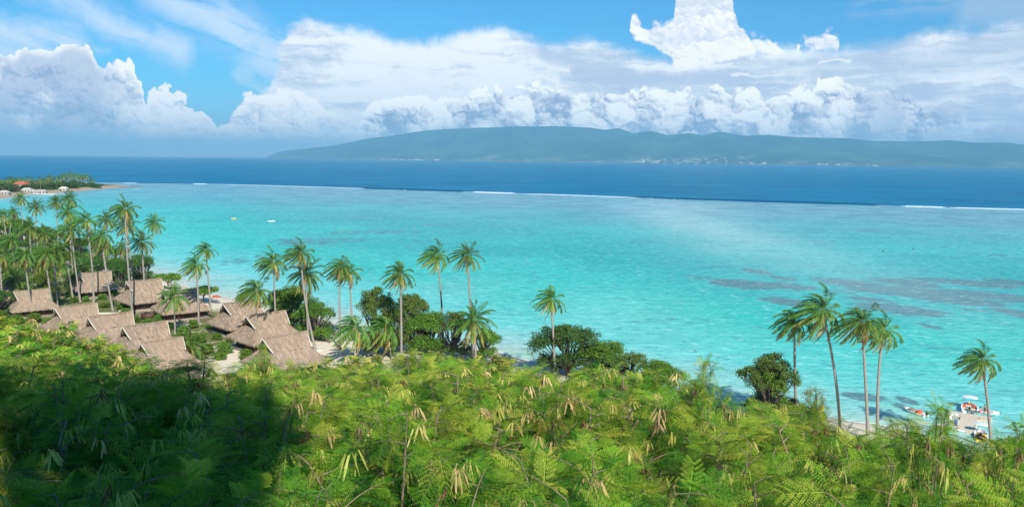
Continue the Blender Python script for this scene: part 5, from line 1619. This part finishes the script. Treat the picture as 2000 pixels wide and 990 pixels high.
def boat(px, py, ang, L, B, D, label, seats=None, can=None, motor=True, group='boats moored at the pontoon', screen=False, name='motor_boat', hm=None):
    c = at(px, py, 0)
    root = bpy.data.objects.new(name, None)
    root.location = c; root.rotation_euler = (0, 0, R(ang))
    link(root); tag(root, label, 'boat', group)
    obj('hull', hull_mesh('hull', L, B, D, hm or M_WHITE), root)
    for (x, y, sx, sy, sz, m_) in (seats or []):
        obj('seat', bevbox('seat', sx, sy, sz, m_, .06, (x, y, D * .35 + sz / 2)), root)
    if motor:
        mo = obj('outboard_motor', bevbox('outboard_motor', .38, .5, .55, M_BLACK, .12, (0, -L / 2 - .18, D + .15)), root)
        obj('motor_leg', bevbox('motor_leg', .12, .2, .9, M_BLACK, .04, (0, -L / 2 - .2, D - .5)), mo)
    if screen:
        v = np.array([(-B * .3, L * .12, D * .9), (B * .3, L * .12, D * .9), (B * .24, L * .05, D * .9 + .45), (-B * .24, L * .05, D * .9 + .45)])
        obj('windscreen', mesh_np('windscreen', v, np.array([(0, 1, 2, 3)]), (M_GLASSB,)), root)
        obj('console', bevbox('console', B * .55, .5, .7, M_WHITE, .08, (0, L * .02, D * .35 + .35)), root)
    if can:
        canopy(root, *can)
    return root
def pontoon():
    o0 = at(1889, 824, 0)
    a = at(1850, 809, 0); b = at(1937, 823, 0)
    ang = math.atan2(b.y - a.y, b.x - a.x)
    root = bpy.data.objects.new('pontoon', None)
    mid = (a + b) / 2
    root.location = (mid.x, mid.y, 0); root.rotation_euler = (0, 0, ang)
    link(root); tag(root, 'cream floating pontoon in the shape of a T off the beach', 'pontoon')
    Lc = (b - a).length
    n = 14
    def floats(nm, x0, x1, y0, y1):
        q = obj(nm, bevbox(nm, x1 - x0, y1 - y0, .5, M_FLOAT, .08, ((x0 + x1) / 2, (y0 + y1) / 2, .17)), root)
    floats('cross_deck', -Lc / 2, Lc / 2, -1.25, 1.25)
    c0 = at(1885, 846, 0) - root.location
    floats('stem_deck', -.9 - .3, 1.6 - .3, -8.6, -1.27)
    for x, y in ((-Lc / 2 + .2, -1.1), (-1.6, -1.1), (1.4, -1.1), (Lc / 2 - .2, -1.1), (-Lc / 2 + .2, 1.1), (Lc / 2 - .2, 1.1)):
        obj('cleat', bevbox('cleat', .22, .07, .12, M_BLACK, .02, (x, y, .50)), root)
pontoon()
b1 = boat(1893, 800, -30, 4.4, 2.5, .75, 'white boat with white canopy and orange cushions beyond the pontoon', [(-.75, .9, .5, 1.5, .4, M_ORANGE), (.75, .9, .5, 1.5, .4, M_ORANGE), (0, -1.6, 1.7, .6, .45, M_CREAM), (0, .5, .5, .9, .35, M_CREAM), (0, 1.9, .9, .5, .4, M_ORANGE)], (2.2, 1.7, 2.15, .6), True)
boat(1859, 825, -30, 4.6, 1.9, .6, 'small boat with white canopy left of the pontoon stem', [(0, -.9, 1.2, .5, .4, M_BLUE)], (1.7, 1.5, 1.6, 0), True)
boat(1857, 838, 60, 4.2, 1.9, .55, 'open white boat in the corner between pontoon and beach', [(0, 0, 1.2, .4, .3, M_WHITE), (0, -1.2, 1.2, .4, .3, M_CREAM)], None, False, screen=True)
boat(1915, 849, -30, 3.8, 1.8, .55, 'small boat under white canopy right of the pontoon stem', [(0, -.7, 1.1, .4, .3, M_CREAM)], (1.9, 1.4, 1.7, .4), True)
boat(1786, 806, 24, 4.2, 1.6, .5, 'boat moored off the beach left of the pontoon, loaded with brown gear', [(0, .6, 1.2, .8, .4, M_DECK), (0, -.8, 1.1, .6, .5, M_ORANGE), (0, 1.5, .7, .4, .4, M_WHITE)], None, True, group=None)
boat(1930, 807, 60, 3.4, 1.2, .5, 'pink and white small craft at the far right side of the pontoon', [(0, .2, .5, .8, .5, M_PINK), (0, -.8, .6, .5, .4, M_WHITE)], None, False)
def jet_ski(px, py, ang, label, m_):
    c = at(px, py, 0)
    root = bpy.data.objects.new('jet_ski', None); root.location = c; root.rotation_euler = (0, 0, R(ang)); link(root)
    tag(root, label, 'jet ski', 'jet skis beside the pontoon stem')
    obj('hull', hull_mesh('hull', 2.3, 1.0, .45, m_, sharp=1.8), root)
    obj('seat', bevbox('seat', .4, 1.3, .45, M_BLACK, .12, (0, -.5, .5)), root)
    obj('handlebar', bevbox('handlebar', .8, .08, .08, M_BLACK, .03, (0, .35, .95)), root)
    obj('front_cowl', bevbox('front_cowl', .6, .9, .5, m_, .18, (0, .7, .5)), root)
jet_ski(1911, 857, -25, 'yellow jet ski nearest the stem of the pontoon', M_YELLOW)
jet_ski(1921, 859, -36, 'orange yellow jet ski right of the other one', M_YELLOW)
def canoe(px, py, ang, label, m_, L=5.2):
    c = at(px, py, 0)
    root = bpy.data.objects.new('canoe', None); root.location = c; root.rotation_euler = (0, 0, R(ang)); link(root)
    tag(root, label, 'canoe', 'canoes out on the lagoon' if py < 500 else None)
    n = 12
    pts = [(-L / 2 + L * i / (n - 1), 0, .12 + .25 * abs(2 * i / (n - 1) - 1) ** 3) for i in range(n)]
    v, f = tubes([(pts, [.04 + .34 * math.sin(math.pi * i / (n - 1)) ** .6 for i in range(n)])], 8)
    obj('hull', mesh_np('hull', v, f, (m_,), True), root)
    v, f = tubes([([(-1.6, 1.5, .1), (0, 1.5, .08), (1.6, 1.5, .1)], [.05, .11, .05])], 6)
    ou = obj('outrigger', mesh_np('outrigger', v, f, (m_,), True), root)
    for x in (-.8, .8):
        v, f = tubes([([(x, 0, .35), (x, .8, .45), (x, 1.5, .12)], [.03, .03, .03])], 5)
        obj('boom', mesh_np('boom', v, f, (M_DECK,), True), ou)
canoe(457, 427.5, 20, 'tiny yellow canoe far out on the lagoon', M_YELLOW, 3.6)
canoe(530, 432.5, 5, 'long white canoe right of the yellow one, far out on the lagoon', M_WHITE, 5.2)
canoe(1604, 800, 60, 'yellow kayak lying at the water edge behind the bare twiggy bush', M_YELLOW, 3.4)
def marker(px, py, h, label):
    c = at(px, py, 0)
    root = bpy.data.objects.new('marker_post', None); root.location = c; link(root)
    tag(root, label, 'post', 'marker posts in the lagoon')
    v, f = tubes([([(0, 0, -1), (0, 0, h)], [.10, .08])], 8)
    obj('pole', mesh_np('pole', v, f, (M_GREY,), True), root)
    obj('top_mark', bevbox('top_mark', .45, .45, .5, M_BLACK, .08, (0, 0, h + .2)), root)
marker(1783, 496, 2.0, 'dark marker post standing in the lagoon at right')
marker(1725, 494, .7, 'short marker post left of the dark one in the lagoon')
marker(1281, 403, 1.6, 'faint marker post near the surf at the bright reflection')
# people
def ppl(px, py, z0, ang, pose, cloth, label):
    c = at(px, py, z0)
    z = z0
    if z0 > .9: z = gz(c.x, c.y)
    return person(c.x, c.y, z, ang, pose, cloth, label)
ppl(1922, 811, .42, 20, 'stand', M_BLACK, 'person in dark clothes standing on the right arm of the pontoon')
ppl(1914, 810, .42, 200, 'sit', M_PINK, 'person in pink sitting at the far edge of the pontoon')
ppl(697, 684, 1.9, 46, 'stand', M_ORANGE, 'person in orange top standing on the white sand by the short palm')
ppl(310, 541, 1.2, 0, 'stand', M_BLACK, 'person in dark clothes standing at the water edge by the umbrella tree')
ppl(453, 651, 1.9, 10, 'reach', M_PINK, 'person in pink under the eaves of the left paired hut')
ppl(509, 683, 1.9, 10, 'stand', M_RED, 'person in red beside the right paired hut')
for px, py, lb in ((485, 525, 'lone swimmer in the lagoon off the left beach'), (985, 604, 'swimmer in the turquoise water left of the lone palm'), (1358, 685, 'swimmer right of the yellow green tree')):
    c = at(px, py, 0)
    person(c.x, c.y, 0, 40, 'swim', M_BLUE, lb)
# beach furniture
def lounger(px, py, ang, label):
    c = at(px, py, 1.9); z = gz(c.x, c.y)
    root = bpy.data.objects.new('sun_lounger', None); root.location = (c.x, c.y, z); root.rotation_euler = (0, 0, R(ang)); link(root)
    tag(root, label, 'sun lounger', 'sun loungers on the white sand')
    obj('seat', bevbox('seat', .65, 1.4, .08, M_DECK, .03, (0, -.3, .34)), root)
    b = obj('backrest', bevbox('backrest', .65, .75, .08, M_DECK, .03, (0, .35, 0)), root)
    b.location = (0, .38, .36); b.rotation_euler = (R(38), 0, 0)
    for x in (-.27, .27):
        for y in (-.9, .3):
            obj('leg', bevbox('leg', .06, .06, .32, M_DECK, .01, (x, y, .15)), root)
for i, (x, y) in enumerate([(617, 659), (626, 662), (634, 665), (643, 668), (636, 646), (652, 650), (655, 660)]):
    lounger(x, y, 20 + 7 * (i % 3), ('brown lounger in the row in front of the large beach tree, %s from the left' % ('first', 'second', 'third', 'fourth')[i]) if i < 4 else 'dark lounger in tree shade, %s from the sea' % ('last', 'second', 'first')[i - 4])
def parasol(px, py, m_, label, op):
    c = at(px, py, 1.7); z = gz(c.x, c.y)
    root = bpy.data.objects.new('beach_parasol', None); root.location = (c.x, c.y, z); link(root)
    tag(root, label, 'parasol')
    v, f = tubes([([(0, 0, -.2), (0, 0, 2.3)], [.03, .025])], 8)
    obj('pole', mesh_np('pole', v, f, (M_GREY,), True), root)
    v, f = tubes([([(0, 0, 1.8), (0, 0, 2.1), (0, 0, 2.42)], [1.3, .8, .02])] if op else [([(0, 0, 1.0), (0, 0, 1.7), (0, 0, 2.7)], [.26, .24, .03])], 10)
    obj('canopy', mesh_np('canopy', v, f, (m_,), False), root)
parasol(423, 590, M_RED, 'red and white parasol open on the beach behind the palms', True)
parasol(463, 588, M_BLUE, 'blue parasol folded shut beside the low leafy bush', False)
# low walls / terrace and path stones
for px, py, L, ang, lb in [(590, 690, 9, 46, 'pale stone path edge running beside the nearest hut'), (208, 612, 7, 8, 'pale stone edging on the lawn between the huts'), (262, 606, 7, 12, 'pale stone edging under the crown shadowed hut'), (440, 676, 6, 25, 'pale stone step in front of the paired huts'), (342, 636, 6, 20, 'pale stone edging near the broad thatched hut')]:
    c = at(px, py, 1.9); z = gz(c.x, c.y)
    o = obj('stone_edging', bevbox('stone_edging', L, .8, .35, M_STONE, .1), None, (c.x, c.y, z + .1))
    o.rotation_euler = (0, 0, R(ang))
    tag(o, lb, 'edging')
v, f = join_np([box_np(-1.3, 1.3, -1.3, -1.2, 0, 1.5), box_np(-1.3, 1.3, 1.2, 1.3, 0, 1.5), box_np(-1.3, -1.2, -1.2, 1.2, 0, 1.5), box_np(1.2, 1.3, -1.2, 1.2, 0, 1.5)])
c = at(291, 622, 1.9)
tag(obj('wooden_screen', mesh_np('wooden_screen', v, f, (M_WOODD,)), None, (c.x, c.y, gz(c.x, c.y))), 'square dark red wooden screen left of the broad thatched hut', 'fence')

# rocky spit beyond the headland
def spit():
    rng = np.random.RandomState(3)
    cols = [(205, 366.3), (225, 366), (245, 365.2), (262, 364.6)]
    for i, (x, y) in enumerate(cols):
        c = at(x, y, 0)
        bm = bmesh.new()
        bmesh.ops.create_icosphere(bm, subdivisions=4, radius=1)
        for v_ in bm.verts:
            n = math.sin(v_.co.x * 7 + i) * math.cos(v_.co.y * 9) * .18 + rng.normal(0, .05)
            v_.co *= (1 + n)
        me = bpy.data.meshes.new('rock_ledge'); bm.to_mesh(me); bm.free(); me.materials.append(M_ROCK)
        o = obj('rock_ledge', me, None, (c.x, c.y, 0)); o.scale = (11, 9 - i, .7)
        tag(o, 'low brown rock ledge, %s along the spit from the headland' % ('first', 'second', 'third', 'outermost')[i], 'rock', 'rock ledges of the headland spit')
M_ROCK = plain('brown_reef_rock', (0.26, 0.17, 0.12), (0.15, 0.10, 0.07), .8, .9)
spit()

# ------------------------------------------------------------------ distant town on the island
def town():
    rng = np.random.RandomState(12)
    T = {}
    nd, npx = ISL.shape[:2]
    me = mesh_np('far_house', *join_np([box_np(-.5, .5, -.5, .5, 0, .7), ]), (M_WALLW,))
    v = np.array([(-.55, -.55, .7), (.55, -.55, .7), (.55, .55, .7), (-.55, .55, .7), (-.5, 0, 1.05), (.5, 0, 1.05)])
    mr = mesh_np('roof', v, [(0, 1, 5, 4), (1, 2, 5), (2, 3, 4, 5), (3, 0, 4)], (M_WALLW,))
    areas = [(740, 860, .00, .03, 26, 60, 'long pale row on the left shore'), (870, 1010, .0, .05, 26, 34, 'scatter left of the island middle'), (1030, 1200, .0, .04, 26, 34, 'shore below the high ridge'), (1230, 1290, .02, .12, 40, 40, 'white cluster on the lower slope'),
             (1290, 1420, .0, .16, 54, 34, 'big hillside town'), (1440, 1500, .03, .08, 12, 40, 'small cluster right of the big town'), (1590, 1660, .02, .10, 24, 36, 'slope of the right hand town'), (1695, 1725, .01, .03, 8, 50, 'lone pale group far right'), (560, 740, .0, .02, 14, 26, 'left tip shore')]
    for (x0, x1, t0, t1, n, sz, lb) in areas:
        for _ in range(n):
            px = rng.uniform(x0, x1); tt = rng.uniform(t0, t1) ** 1.0
            i = int(np.interp(px, ISLPX, np.arange(npx))); j = max(0, tt * (nd - 1)); j0 = int(j); fr_ = j - j0
            p = ISL[j0, i] * (1 - fr_) + ISL[min(j0 + 1, nd - 1), i] * fr_
            if p[2] < 2:
                p = p + np.array([0, 0, max(0, 3 - p[2])])
            o = obj('far_house', me, None, (p[0], p[1], max(p[2], 1) - 4))
            s = sz * rng.uniform(.35, .95)
            o.scale = (s * rng.uniform(.8, 2.2), s * .8, s * .55)
            o.rotation_euler = (0, 0, rng.uniform(-.4, .4))
            r = obj('roof', mr, o)
            tag(o, 'tiny pale building across the strait, ' + lb, 'house', 'buildings across the strait, ' + lb)
town()
